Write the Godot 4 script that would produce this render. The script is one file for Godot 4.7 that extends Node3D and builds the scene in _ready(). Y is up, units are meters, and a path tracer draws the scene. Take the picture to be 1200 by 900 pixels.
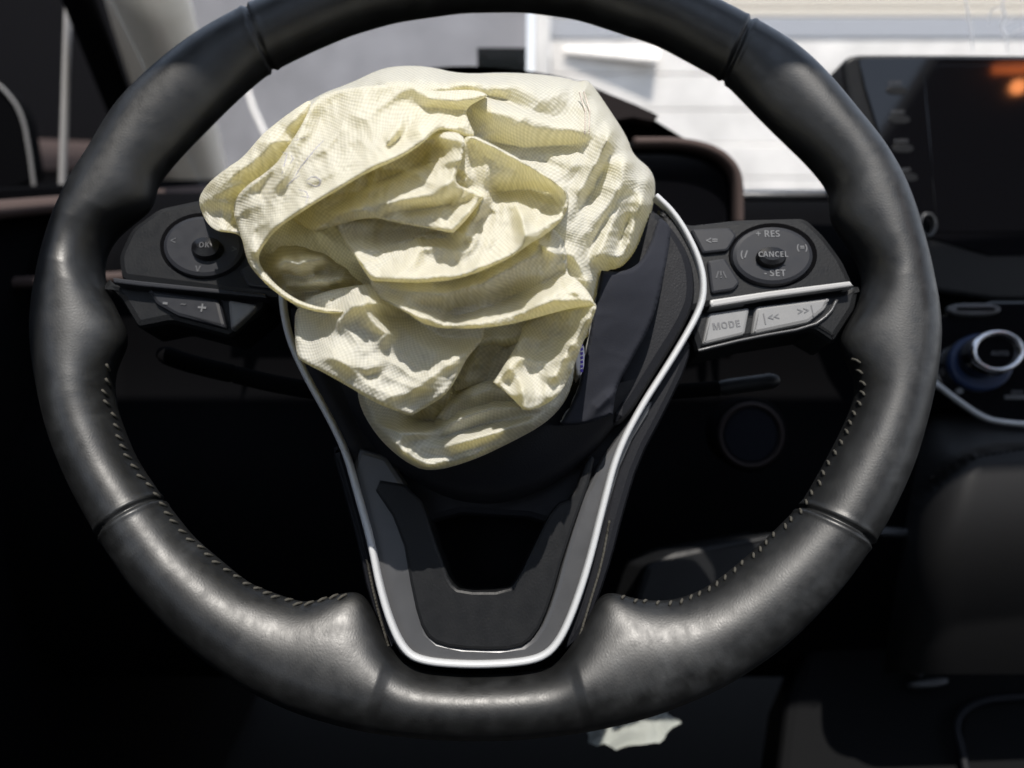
extends Node3D

# ---------------------------------------------------------------- view
const EYE := Vector3(0, 1.1, 0)
const PITCH := -16.0
const HALF := 0.4986
var cam_basis := Basis(Vector3.RIGHT, deg_to_rad(PITCH))
var wheel: Transform3D            # x right, y up the wheel, z towards the driver
var org := Vector3.ZERO           # base of the thing being built
var used := {}
var M := {}
var noise := FastNoiseLite.new()

func _ready():
	var cam := Camera3D.new(); cam.name = "camera"
	var ca := CameraAttributesPhysical.new()
	ca.frustum_focal_length = 12.0 / HALF
	ca.frustum_near = 0.02; ca.frustum_far = 400.0
	ca.frustum_focus_distance = 0.28
	ca.exposure_aperture = 6.5
	cam.attributes = ca
	add_child(cam)
	cam.position = EYE; cam.basis = cam_basis
	cam.fov = rad_to_deg(2.0 * atan(HALF)); cam.near = 0.02; cam.far = 400.0
	cam.current = true

	var we := WorldEnvironment.new(); we.name = "world_environment"
	var env := Environment.new()
	var sm := ProceduralSkyMaterial.new()
	sm.sky_top_color = Color(0.56, 0.61, 0.69); sm.sky_horizon_color = Color(0.8, 0.8, 0.79)
	sm.ground_bottom_color = Color(0.3, 0.29, 0.28); sm.ground_horizon_color = Color(0.6, 0.6, 0.6)
	sm.sky_energy_multiplier = 1.45; sm.ground_energy_multiplier = 0.5
	var sky := Sky.new(); sky.sky_material = sm
	env.background_mode = Environment.BG_SKY; env.sky = sky
	env.tonemap_mode = Environment.TONE_MAPPER_LINEAR
	env.tonemap_exposure = 1.3
	env.sdfgi_enabled = true; env.ssao_enabled = true; env.ssil_enabled = true
	we.environment = env; add_child(we)

	var sun := DirectionalLight3D.new(); sun.name = "sun"
	var to_sun := Vector3(0.04, 0.93, 0.365).normalized()
	add_child(sun)
	sun.basis = Basis.looking_at(-to_sun, Vector3.FORWARD)
	sun.light_color = Color(1.0, 0.975, 0.94); sun.light_energy = 1.45
	sun.light_angular_distance = 0.5; sun.shadow_enabled = true

	noise.seed = 11; noise.noise_type = FastNoiseLite.TYPE_SIMPLEX_SMOOTH; noise.frequency = 1.0
	noise.fractal_type = FastNoiseLite.FRACTAL_NONE
	var n := Vector3(0, sin(deg_to_rad(28.0)), cos(deg_to_rad(28.0)))
	wheel = Transform3D(Basis(Vector3.RIGHT, Vector3(0, n.z, -n.y), n), EYE + ray(Vector2(572, 400)) * 0.315)
	materials()
	outside()
	cabin()
	dash()
	build_wheel()
	build_airbag()

# ---------------------------------------------------------------- helpers
func ray(p: Vector2) -> Vector3:
	return cam_basis * Vector3((p.x - 600.0) / 450.0 * HALF, (450.0 - p.y) / 450.0 * HALF, -1.0)

func hit(f: Transform3D, p: Vector2, w := 0.0) -> Vector2:
	var d := ray(p)
	var nn := f.basis.z
	var t := (w - nn.dot(EYE - f.origin)) / nn.dot(d)
	var q := f.affine_inverse() * (EYE + d * t)
	return Vector2(q.x, q.y)

func at(f: Transform3D, p: Vector2, w := 0.0) -> Vector3:
	var q := hit(f, p, w)
	return f * Vector3(q.x, q.y, w)

func far_at(p: Vector2, depth: float) -> Vector3:
	return EYE + ray(p) * depth

func facing(p: Vector2, depth: float, normal: Vector3) -> Transform3D:
	var z := normal.normalized()
	var x := Vector3.UP.cross(z).normalized()
	return Transform3D(Basis(x, z.cross(x), z), far_at(p, depth))

func lin(r: float, g: float, b: float) -> Color:
	return Color(r, g, b).linear_to_srgb()

func numbered(called: String) -> String:
	if not used.has(called):
		used[called] = 0
		return called
	used[called] += 1
	return "%s_%03d" % [called, used[called]]

func thing(called: String, label: String, category: String, base: Vector3, group := "") -> Node3D:
	var o := Node3D.new(); o.name = numbered(called); add_child(o)
	o.position = base; org = base
	o.set_meta("label", label); o.set_meta("category", category)
	if group: o.set_meta("group", group)
	return o

func struct(called: String, base: Vector3) -> Node3D:
	var o := Node3D.new(); o.name = numbered(called); add_child(o)
	o.position = base; org = base
	o.set_meta("kind", "structure")
	return o

class Geo:
	var v := PackedVector3Array()
	var uv := PackedVector2Array()
	var c := PackedColorArray()
	var i := PackedInt32Array()
	func add(p: Vector3, t := Vector2.ZERO, col := Color.WHITE) -> int:
		v.append(p); uv.append(t); c.append(col)
		return v.size() - 1
	func tri(a: int, b: int, d: int):
		i.append(a); i.append(b); i.append(d)
	func quad(a: int, b: int, d: int, e: int):
		tri(a, b, d); tri(a, d, e)

func put(called: String, g: Geo, mat: Material, parent: Node) -> MeshInstance3D:
	var nn := PackedVector3Array(); nn.resize(g.v.size())
	var vv := PackedVector3Array(); vv.resize(g.v.size())
	for k in range(0, g.i.size(), 3):
		var a := g.i[k]; var b := g.i[k + 1]; var d := g.i[k + 2]
		var fn := (g.v[d] - g.v[a]).cross(g.v[b] - g.v[a])
		nn[a] += fn; nn[b] += fn; nn[d] += fn
	for k in g.v.size():
		nn[k] = nn[k].normalized() if nn[k].length_squared() > 0.0 else Vector3.UP
		vv[k] = g.v[k] - org
	var arr := []; arr.resize(Mesh.ARRAY_MAX)
	arr[Mesh.ARRAY_VERTEX] = vv; arr[Mesh.ARRAY_NORMAL] = nn
	arr[Mesh.ARRAY_TEX_UV] = g.uv; arr[Mesh.ARRAY_COLOR] = g.c; arr[Mesh.ARRAY_INDEX] = g.i
	var me := ArrayMesh.new()
	me.add_surface_from_arrays(Mesh.PRIMITIVE_TRIANGLES, arr)
	me.surface_set_material(0, mat)
	var o := MeshInstance3D.new(); o.name = called; o.mesh = me
	parent.add_child(o, true)
	return o

func chaikin(p: PackedVector2Array, times := 2, closed := true) -> PackedVector2Array:
	for k in times:
		var q := PackedVector2Array()
		var n := p.size()
		if not closed: q.append(p[0])
		for j in (n if closed else n - 1):
			var a := p[j]; var b := p[(j + 1) % n]
			q.append(a.lerp(b, 0.25)); q.append(a.lerp(b, 0.75))
		if not closed: q.append(p[n - 1])
		p = q
	return p

func inset(p: PackedVector2Array, by: float) -> PackedVector2Array:
	var q := PackedVector2Array(); var n := p.size()
	for j in n:
		var a := (p[j] - p[(j + n - 1) % n]).normalized()
		var b := (p[(j + 1) % n] - p[j]).normalized()
		var na := Vector2(-a.y, a.x); var nb := Vector2(-b.y, b.x)
		var m := (na + nb)
		m = m.normalized() if m.length() > 0.01 else na
		q.append(p[j] + m * by / maxf(0.6, m.dot(na)))
	return q

func ccw(p: PackedVector2Array) -> PackedVector2Array:
	if Geometry2D.is_polygon_clockwise(p):   # in y-up axes this is reported the other way round for some inputs
		pass
	var s := 0.0
	for j in p.size():
		s += p[j].cross(p[(j + 1) % p.size()])
	if s < 0.0:
		p = p.duplicate(); p.reverse()
	return p

# a plate: outline in the plane of f, profile a list of [inset, height] from the back edge to the front face
func add_plate(g: Geo, f: Transform3D, outline: PackedVector2Array, prof: Array, back := true):
	var p := ccw(outline); var n := p.size()
	var rings := []
	for s in prof:
		var q := inset(p, s[0]) if s[0] != 0.0 else p
		rings.append([q, s[1]])
	for k in rings.size() - 1:
		var flat: bool = k == 0
		var a0 := g.v.size()
		for j in n:
			g.add(f * Vector3(rings[k][0][j].x, rings[k][0][j].y, rings[k][1]))
		for j in n:
			g.add(f * Vector3(rings[k + 1][0][j].x, rings[k + 1][0][j].y, rings[k + 1][1]))
		for j in n:
			var j2 := (j + 1) % n
			g.quad(a0 + j, a0 + n + j, a0 + n + j2, a0 + j2)
	for side in ([1, 0] if back else [1]):
		var r = rings[rings.size() - 1] if side else rings[0]
		var idx := Geometry2D.triangulate_polygon(r[0])
		if idx.is_empty(): idx = Geometry2D.triangulate_polygon(p)
		var b0 := g.v.size()
		for j in n: g.add(f * Vector3(r[0][j].x, r[0][j].y, r[1]), r[0][j] * 10.0)
		for k in range(0, idx.size(), 3):
			var a: Vector2 = r[0][idx[k]]; var b: Vector2 = r[0][idx[k + 1]]; var d: Vector2 = r[0][idx[k + 2]]
			var right := (b - a).cross(d - a) > 0.0
			if right == (side == 1): g.tri(b0 + idx[k], b0 + idx[k + 2], b0 + idx[k + 1])
			else: g.tri(b0 + idx[k], b0 + idx[k + 1], b0 + idx[k + 2])

func fillet(p: PackedVector2Array, rad: float) -> PackedVector2Array:
	var q := PackedVector2Array(); var n := p.size()
	for j in n:
		var a := p[(j + n - 1) % n] - p[j]; var b := p[(j + 1) % n] - p[j]
		var s := p[j] + a.normalized() * minf(rad, a.length() * 0.4); var e := p[j] + b.normalized() * minf(rad, b.length() * 0.4)
		for k in 5:
			var t := k / 4.0
			q.append(s.lerp(p[j], t).lerp(p[j].lerp(e, t), t))
	return q

func trace(f: Transform3D, px: Array, w := 0.0, rounding := 2) -> PackedVector2Array:
	var p := PackedVector2Array()
	for k in range(0, px.size(), 2): p.append(hit(f, Vector2(px[k], px[k + 1]), w))
	return fillet(p, -rounding * 0.00034) if rounding < 0 else chaikin(p, rounding)

# plate traced at its front face
func plate(called: String, f: Transform3D, px: Array, w0: float, w1: float, bev: float, mat: Material, parent: Node, rounding := 2) -> MeshInstance3D:
	var g := Geo.new()
	add_plate(g, f, trace(f, px, w1, rounding), [[0.0, w0], [0.0, w1 - bev], [bev * 0.3, w1 - bev * 0.3], [bev, w1]])
	return put(called, g, mat, parent)

func oval(c: Vector2, rx: float, ry: float, n := 40) -> Array:
	var a := []
	for k in n:
		a.append(c.x + rx * cos(TAU * k / n)); a.append(c.y + ry * sin(TAU * k / n))
	return a

# a tube through points; across = width direction hint, rx across it, ry along up
func add_sweep(g: Geo, pts: PackedVector3Array, up: Vector3, rx: float, ry: float, closed := false, sides := 12, square := 1.0, taper := false):
	var n := pts.size(); var a0 := g.v.size()
	for k in n:
		var t: Vector3
		if closed: t = pts[(k + 1) % n] - pts[(k + n - 1) % n]
		else: t = pts[mini(k + 1, n - 1)] - pts[maxi(k - 1, 0)]
		t = t.normalized()
		var x := t.cross(up).normalized(); var y := x.cross(t).normalized()
		var s := 1.0
		if taper:
			var e := minf(k, n - 1 - k) / 3.0
			s = clampf(sqrt(maxf(e, 0.02)), 0.1, 1.0)
		for j in sides:
			var an := TAU * j / sides
			var cx := signf(cos(an)) * pow(absf(cos(an)), square); var cy := signf(sin(an)) * pow(absf(sin(an)), square)
			g.add(pts[k] + x * cx * rx * s + y * cy * ry * s)
	for k in (n if closed else n - 1):
		for j in sides:
			var k2 := (k + 1) % n; var j2 := (j + 1) % sides
			g.quad(a0 + k * sides + j, a0 + k2 * sides + j, a0 + k2 * sides + j2, a0 + k * sides + j2)
	if not closed:
		for e in [0, n - 1]:
			var m := g.add(pts[e])
			for j in sides:
				var p0: int = a0 + e * sides + j; var p1: int = a0 + e * sides + (j + 1) % sides
				if e == 0: g.tri(m, p0, p1)
				else: g.tri(m, p1, p0)

func path(f: Transform3D, px: Array, w: float, rounding := 2) -> PackedVector3Array:
	var p := PackedVector2Array()
	for k in range(0, px.size(), 2): p.append(Vector2(px[k], px[k + 1]))
	p = chaikin(p, rounding, false)
	var r := PackedVector3Array()
	for q in p: r.append(at(f, q, w))
	return r

func add_box(g: Geo, f: Transform3D, size: Vector3, bev := 0.0):
	var h := size / 2.0
	add_plate(g, f, PackedVector2Array([Vector2(-h.x, -h.y), Vector2(h.x, -h.y), Vector2(h.x, h.y), Vector2(-h.x, h.y)]),
		[[bev, -h.z], [0.0, -h.z + bev], [0.0, h.z - bev], [bev, h.z]] if bev > 0.0 else [[0.0, -h.z], [0.0, h.z]])

func box(called: String, centre: Vector3, size: Vector3, mat: Material, parent: Node, bev := 0.0, turn := Basis.IDENTITY) -> MeshInstance3D:
	var g := Geo.new()
	add_box(g, Transform3D(turn, centre), size, bev)
	return put(called, g, mat, parent)

# profile in (z, y), swept along x with rounded ends left plain
func add_extrude_x(g: Geo, prof: PackedVector2Array, x0: float, x1: float):
	var f := Transform3D(Basis(Vector3(0, 0, 1), Vector3(0, 1, 0), Vector3(-1, 0, 0)), Vector3.ZERO)
	add_plate(g, f, prof, [[0.0, -x1], [0.0, -x0]])

func text(called: String, s: String, f: Transform3D, px: Vector2, w: float, height: float, mat: Material, parent: Node, tilt := 0.0) -> MeshInstance3D:
	var t := TextMesh.new(); t.text = s
	var sf := SystemFont.new(); sf.font_names = PackedStringArray(["Droid Sans"]); sf.font_weight = 700
	t.font = sf; t.font_size = 32; t.pixel_size = height / 24.0; t.depth = 0.0002; t.curve_step = 2.0
	t.material = mat
	var o := MeshInstance3D.new(); o.name = called; o.mesh = t
	parent.add_child(o, true)
	o.transform = Transform3D(f.basis * Basis(Vector3(0, 0, 1), tilt), at(f, px, w) - org)
	return o

# ---------------------------------------------------------------- materials
func noise_tex(seed_: int, freq: float, size: int, lo: float, hi: float, octaves := 4) -> ImageTexture:
	var f := FastNoiseLite.new(); f.seed = seed_; f.frequency = freq; f.fractal_octaves = octaves
	f.noise_type = FastNoiseLite.TYPE_SIMPLEX_SMOOTH
	var im := f.get_seamless_image(size, size)
	im.convert(Image.FORMAT_RGB8)
	for y in size:
		for x in size:
			var k := lerpf(lo, hi, im.get_pixel(x, y).r)
			im.set_pixel(x, y, Color(k, k, k))
	return ImageTexture.create_from_image(im)

func grain_tex(size: int, cells: float, seed_: int) -> ImageTexture:
	var f := FastNoiseLite.new(); f.seed = seed_; f.noise_type = FastNoiseLite.TYPE_CELLULAR
	f.cellular_return_type = FastNoiseLite.RETURN_DISTANCE2_SUB; f.frequency = cells / size
	var im := f.get_seamless_image(size, size)
	im.convert(Image.FORMAT_RGB8)
	return ImageTexture.create_from_image(im)

func weave_tex(size: int, threads: int, height: bool) -> ImageTexture:
	var im := Image.create(size, size, false, Image.FORMAT_RGB8)
	var r := RandomNumberGenerator.new(); r.seed = 5
	var tone := PackedFloat32Array()
	for k in threads * threads: tone.append(r.randf_range(-0.03, 0.03))
	var cell := float(size) / threads
	for y in size:
		for x in size:
			var cx := int(x / cell); var cy := int(y / cell)
			var fx := fposmod(x, cell) / cell - 0.5; var fy := fposmod(y, cell) / cell - 0.5
			var sgn := 1.0 if (cx + cy) % 2 == 0 else -1.0
			var bump := cos(fx * PI) * cos(fy * PI)
			var h := 0.5 + 0.5 * sgn * sqrt(bump)
			h *= 0.8 + 0.2 * bump
			var k := h if height else clampf(0.905 + 0.085 * h + 0.4 * tone[cx * threads + cy], 0.0, 1.0)
			if height: im.set_pixel(x, y, Color(k, k, k))
			else: im.set_pixel(x, y, Color(k, k, k * (0.975 + 0.025 * h)))
	return ImageTexture.create_from_image(im)

func mat(called: String, col: Color, rough: float, spec := 0.5, metal := 0.0) -> StandardMaterial3D:
	var m := StandardMaterial3D.new(); m.resource_name = called
	m.albedo_color = col; m.roughness = rough; m.metallic_specular = spec; m.metallic = metal
	M[called] = m
	return m

func triplanar(m: StandardMaterial3D, scale: float):
	m.uv1_triplanar = true; m.uv1_scale = Vector3.ONE * scale

func materials():
	var blotch := noise_tex(3, 0.012, 256, 0.55, 1.0)
	var rough_map := noise_tex(8, 0.03, 256, 0.62, 1.0)
	var grain := grain_tex(512, 40.0, 2)
	var l := mat("leather", lin(0.030, 0.0313, 0.0328), 0.53, 0.5)
	l.vertex_color_use_as_albedo = true
	l.albedo_texture = blotch; l.roughness_texture = rough_map
	l.heightmap_enabled = true; l.heightmap_texture = grain; l.heightmap_scale = 0.004
	triplanar(l, 22.0)
	var p := mat("black_plastic", lin(0.009, 0.0095, 0.0105), 0.55, 0.3)
	p.roughness_texture = rough_map; p.heightmap_enabled = true; p.heightmap_texture = grain; p.heightmap_scale = 0.006
	triplanar(p, 18.0)
	var fp := mat("cover_plastic", lin(0.010, 0.0105, 0.013), 0.62, 0.25)
	fp.roughness_texture = rough_map; fp.heightmap_enabled = true; fp.heightmap_texture = grain; fp.heightmap_scale = 0.008
	triplanar(fp, 22.0)
	mat("pad", lin(0.0065, 0.0067, 0.0072), 0.75, 0.12)
	mat("deep_black", lin(0.0035, 0.0035, 0.004), 0.95, 0.08)
	mat("gloss_black", lin(0.004, 0.004, 0.005), 0.05, 0.5)
	var bt := mat("button", lin(0.018, 0.019, 0.023), 0.55, 0.35)
	bt.roughness_texture = rough_map; triplanar(bt, 20.0)
	var bg := mat("grey_button", lin(0.20, 0.20, 0.20), 0.42, 0.5)
	bg.roughness_texture = rough_map; triplanar(bg, 20.0)
	mat("print", lin(0.10, 0.103, 0.11), 0.6)
	mat("dim_print", lin(0.042, 0.044, 0.05), 0.6)
	mat("silver", lin(0.44, 0.45, 0.46), 0.34, 0.5, 0.0)
	var st := mat("satin", lin(0.066, 0.067, 0.070), 0.45, 0.5, 0.3)
	st.roughness_texture = rough_map; triplanar(st, 12.0)
	mat("light_satin", lin(0.30, 0.30, 0.30), 0.5, 0.5, 0.2)
	mat("cream_wall", lin(0.70, 0.64, 0.55), 0.8, 0.3)
	mat("semi_gloss", lin(0.005, 0.005, 0.006), 0.3, 0.4)
	mat("hood", lin(0.020, 0.016, 0.016), 0.75, 0.2)
	mat("chrome", lin(0.6, 0.6, 0.62), 0.2, 0.5, 1.0)
	mat("thread", lin(0.058, 0.055, 0.047), 0.8, 0.3)
	var b := mat("bag_fabric", lin(0.905, 0.89, 0.825), 0.62, 0.45)
	b.vertex_color_use_as_albedo = true
	b.albedo_texture = weave_tex(256, 16, false)
	b.heightmap_enabled = true; b.heightmap_texture = weave_tex(256, 16, true); b.heightmap_scale = 0.014
	b.backlight_enabled = true; b.backlight = Color(1.0, 0.975, 0.83)
	b.rim_enabled = true; b.rim = 0.2
	mat("faint_ring", lin(0.02, 0.016, 0.016), 0.6, 0.2)
	mat("torn_foam", lin(0.22, 0.22, 0.21), 0.8, 0.2)
	var fl := mat("flap", lin(0.023, 0.0245, 0.031), 0.8, 0.15)
	fl.heightmap_enabled = true; fl.heightmap_texture = grain; fl.heightmap_scale = 0.006; triplanar(fl, 26.0)
	mat("start_face", lin(0.004, 0.005, 0.009), 0.6, 0.2)
	var cl := mat("console_leather", lin(0.011, 0.011, 0.0115), 0.6, 0.3)
	cl.heightmap_enabled = true; cl.heightmap_texture = grain; cl.heightmap_scale = 0.006; triplanar(cl, 20.0)
	mat("ink", lin(0.36, 0.35, 0.41), 0.8, 0.2)
	mat("seam_thread", lin(0.62, 0.55, 0.48), 0.8, 0.2)
	mat("tag", lin(0.7, 0.68, 0.72), 0.6)
	mat("tag_ink", lin(0.10, 0.06, 0.45), 0.6)
	mat("pillar", lin(0.80, 0.73, 0.63), 0.8, 0.3)
	mat("headliner", lin(0.10, 0.10, 0.10), 0.9, 0.2)
	mat("carpet", lin(0.012, 0.012, 0.012), 0.95, 0.1)
	var stain := noise_tex(21, 0.02, 256, 0.88, 1.0)
	for w in [["grey_wall", lin(0.37, 0.365, 0.385)], ["white_wall", lin(0.95, 0.91, 0.86)]]:
		var wm := mat(w[0], w[1], 0.85, 0.2)
		wm.albedo_texture = stain; wm.uv1_world_triplanar = true; triplanar(wm, 0.55)
	mat("band", lin(0.42, 0.43, 0.46), 0.8, 0.3)
	mat("dark_wall", lin(0.010, 0.009, 0.0095), 0.9, 0.2)
	mat("brown", lin(0.075, 0.055, 0.05), 0.8, 0.2)
	mat("asphalt", lin(0.06, 0.06, 0.06), 0.95, 0.2)
	mat("tissue", lin(0.27, 0.285, 0.265), 0.9, 0.2)
	mat("blue_ring", lin(0.008, 0.02, 0.06), 0.4, 0.4)
	var lg := mat("lamp_glow", lin(0.8, 0.5, 0.3), 0.5)
	lg.emission_enabled = true; lg.emission = Color(1.0, 0.5, 0.25); lg.emission_energy_multiplier = 5.0
	mat("mirror_edge", lin(0.22, 0.21, 0.20), 0.5, 0.4)
	var gl := mat("glass", Color(0.9, 0.95, 0.95, 0.04), 0.02, 0.35)
	gl.transparency = BaseMaterial3D.TRANSPARENCY_ALPHA
	mat("crack", lin(0.9, 0.9, 0.9), 0.3, 0.5).backlight_enabled = true
	M.crack.backlight = Color(1, 1, 1)

# ---------------------------------------------------------------- outside
func outside():
	var s := struct("ground", Vector3(0, 0, 0))
	box("ground_sheet", Vector3(0, -0.05, -20), Vector3(200, 0.1, 200), M.asphalt, s)
	var t := thing("concrete_wall", "plain grey concrete wall beyond the left half of the windshield", "wall", Vector3(-3, 0, -5.5))
	box("wall_face", Vector3(-3.1, 1.75, -5.5), Vector3(6.4, 3.5, 0.2), M.grey_wall, t)
	t = thing("shutter_wall", "sunlit white wall of horizontal boards behind the right half of the windshield", "wall", Vector3(3, 0, -5.0))
	var a := far_at(Vector2(640, 40), 5.2).x
	for k in 9:
		box("board", Vector3(a + 3.0, 0.11 + k * 0.2, -5.0), Vector3(6.0, 0.196, 0.12 + 0.002 * (k % 3)), M.white_wall, t, 0.006)
	box("band_board", Vector3(a + 3.0, 1.865, -4.99), Vector3(6.0, 0.11, 0.12), M.band, t, 0.004)
	for k in 14:
		box("slat", Vector3(a + 3.0, 1.95 + k * 0.05, -5.0), Vector3(6.0, 0.046, 0.12), M.cream_wall, t, 0.008)
	t = thing("white_awning", "bright white sloping awning just right of the slim white post", "awning", far_at(Vector2(712, 60), 4.6))
	box("awning_sheet", far_at(Vector2(718, 52), 4.6), Vector3(0.55, 0.03, 0.26), M.white_wall, t, 0.01, Basis(Vector3.RIGHT, 0.75) * Basis(Vector3.UP, -0.15))
	t = thing("white_post", "slim white post standing between the grey wall and the white boards", "post", Vector3(a - 0.12, 0, -4.8))
	box("post_shaft", Vector3(a - 0.06, 1.5, -4.8), Vector3(0.09, 3.0, 0.09), M.white_wall, t, 0.01)
	t = thing("pale_cable", "thin pale cable curving down in front of the grey wall", "cable", far_at(Vector2(318, 175), 3.0))
	var cg := Geo.new()
	add_sweep(cg, PackedVector3Array([far_at(Vector2(278, 60), 3.0), far_at(Vector2(288, 100), 3.0), far_at(Vector2(297, 128), 3.0), far_at(Vector2(308, 152), 3.0), far_at(Vector2(322, 180), 3.0)]), Vector3(0, 0, 1), 0.010, 0.010, false, 8)
	put("cable_length", cg, M.white_wall, t)
	t = thing("shed", "dark shed wall outside the driver's window", "shed", Vector3(-3.2, 0, 0))
	box("shed_wall", Vector3(-2.4, 1.6, -1.9), Vector3(0.2, 3.2, 6.8), M.dark_wall, t)
	box("rail", Vector3(-2.27, 1.14, -1.9), Vector3(0.06, 0.14, 6.8), M.brown, t)

# ---------------------------------------------------------------- cabin
const ROOF_Y := 1.56
const ROOF_FRONT := -0.19
func cabin():
	var t := thing("car_roof", "dark headliner roof with an open sunroof above the driver", "car roof", Vector3(0.3, ROOF_Y, 0.3))
	box("front_header", Vector3(0.35, ROOF_Y, ROOF_FRONT - 0.08), Vector3(1.6, 0.05, 0.16), M.headliner, t, 0.01)
	box("side_rail", Vector3(-0.315, ROOF_Y, 0.66), Vector3(0.3, 0.052, 1.7), M.headliner, t, 0.01)
	box("side_rail", Vector3(0.86, ROOF_Y, 0.70), Vector3(0.6, 0.052, 1.7), M.headliner, t, 0.01)
	box("rear_panel", Vector3(0.35, ROOF_Y, 1.05), Vector3(1.6, 0.05, 1.1), M.headliner, t, 0.01)
	var dn := Vector3(-0.06, 0.26, 1).normalized()
	var rd := ray(Vector2(1184, 84)); var from := EYE + rd * 0.55
	rd = rd - 2.0 * rd.dot(dn) * dn
	var lp := from + rd * ((1.526 - from.y) / rd.y)
	t = thing("dome_lamp", "small warm lamp lit in the roof above the passenger", "lamp", lp)
	box("lamp_lens", lp, Vector3(0.06, 0.012, 0.016), M.lamp_glow, t, 0.004)
	var om := OmniLight3D.new(); om.name = "dome_light"; om.light_color = Color(1.0, 0.6, 0.35); om.light_energy = 0.002; om.light_size = 0.01
	om.omni_range = 4.0; om.omni_attenuation = 2.0; om.shadow_enabled = true
	add_child(om); om.position = lp - Vector3(0, 0.03, 0)
	var s := struct("car_floor", Vector3(0.3, 0.25, 0))
	box("floor_pan", Vector3(0.35, 0.24, 0.2), Vector3(1.7, 0.04, 3.0), M.carpet, s)
	t = thing("rear_bulkhead", "dark seat row behind the driver", "seat", Vector3(0.3, 0.26, 1.2))
	box("seat_back", Vector3(0.35, 0.75, 1.1), Vector3(1.5, 1.0, 0.2), M.carpet, t, 0.05)
	t = thing("passenger_door", "dark inner face of the passenger door", "door", Vector3(1.2, 0.26, 0.2))
	box("door_panel", Vector3(1.2, 0.62, 0.2), Vector3(0.1, 0.74, 2.4), M.carpet, t, 0.02)
	# driver's door
	t = thing("driver_door", "black driver door with its window beside the pale pillar", "door", Vector3(-0.5, 0.26, 0))
	var belt := far_at(Vector2(30, 225), 0.6)
	box("door_panel", Vector3(belt.x - 0.06, (belt.y + 0.3) / 2.0, -0.1), Vector3(0.08, belt.y - 0.3, 2.0), M.deep_black, t, 0.02)
	box("belt_strip", Vector3(belt.x - 0.015, belt.y - 0.012, -0.1), Vector3(0.03, 0.012, 2.0), M.brown, t, 0.003)
	var g := Geo.new()
	add_sweep(g, PackedVector3Array([far_at(Vector2(78, -40), 0.80), far_at(Vector2(139, 120), 1.0), far_at(Vector2(170, 210), 1.1)]), Vector3(0, 0, 1), 0.016, 0.02, false, 10)
	put("window_seal", g, M.deep_black, t)
	g = Geo.new()
	add_sweep(g, PackedVector3Array([far_at(Vector2(81, -20), 0.9), far_at(Vector2(77, 100), 0.9), far_at(Vector2(73, 222), 0.9)]), Vector3(0, 0, 1), 0.0035, 0.006, false, 8)
	var dm := put("window_divider", g, M.mirror_edge, t)
	# pillar
	t = thing("front_pillar", "pale beige pillar trim between the driver's window and the windshield", "car pillar", far_at(Vector2(225, 215), 1.15))
	g = Geo.new()
	var pts := PackedVector3Array()
	for k in 9:
		var q := k / 8.0
		pts.append(far_at(Vector2(lerpf(158, 232, q), lerpf(-60, 225, q)), lerpf(0.72, 1.2, q)))
	add_sweep(g, pts, Vector3(0, 0, 1), 0.050, 0.035, false, 20, 0.8)
	put("pillar_trim", g, M.pillar, t)
	# mirror outside
	t = thing("door_mirror", "dark door mirror with a thin pale edge outside the driver's window", "mirror", far_at(Vector2(0, 215), 1.0))
	var mf := facing(Vector2(0, 170), 1.0, Vector3(0.3, 0, 1))
	plate("housing", mf, [-60, 95, 0, 97, 27, 130, 36, 180, 42, 222, -60, 226], -0.05, 0.0, 0.004, M.deep_black, t, 1)
	g = Geo.new()
	add_sweep(g, path(mf, [-10, 96, 3, 102, 26, 132, 35, 180, 40, 220], 0.002), mf.basis.z, 0.0022, 0.0022, false, 8)
	put("rim_edge", g, M.mirror_edge, t)
	# windshield
	t = thing("windshield", "sloping windshield glass with a white crack in its upper right", "windshield", Vector3(0.3, 1.05, -1.0))
	g = Geo.new()
	var wf := Transform3D(Basis(Vector3.RIGHT, Vector3(0, 0.5, 0.82).normalized(), Vector3(0, -0.82, 0.5).normalized()), Vector3(0.35, 1.05, -1.05))
	add_plate(g, wf, PackedVector2Array([Vector2(-0.75, 0), Vector2(0.75, 0), Vector2(0.63, 0.9), Vector2(-0.63, 0.9)]), [[0.0, -0.002], [0.0, 0.002]])
	put("pane", g, M.glass, t)
	g = Geo.new()
	for c in [[1178, -10, 1174, 8, 1179, 20, 1172, 30, 1180, 45, 1181, 62], [1130, -10, 1135, 20, 1139, 40, 1140, 62], [1174, 8, 1160, 12, 1158, 30], [1180, 45, 1192, 36, 1205, 32], [1172, 30, 1190, 22]]:
		add_sweep(g, path(wf, c, 0.004, 1), wf.basis.z, 0.0010, 0.0006, false, 6, 1.0, true)
	put("crack", g, M.crack, t)

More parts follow.
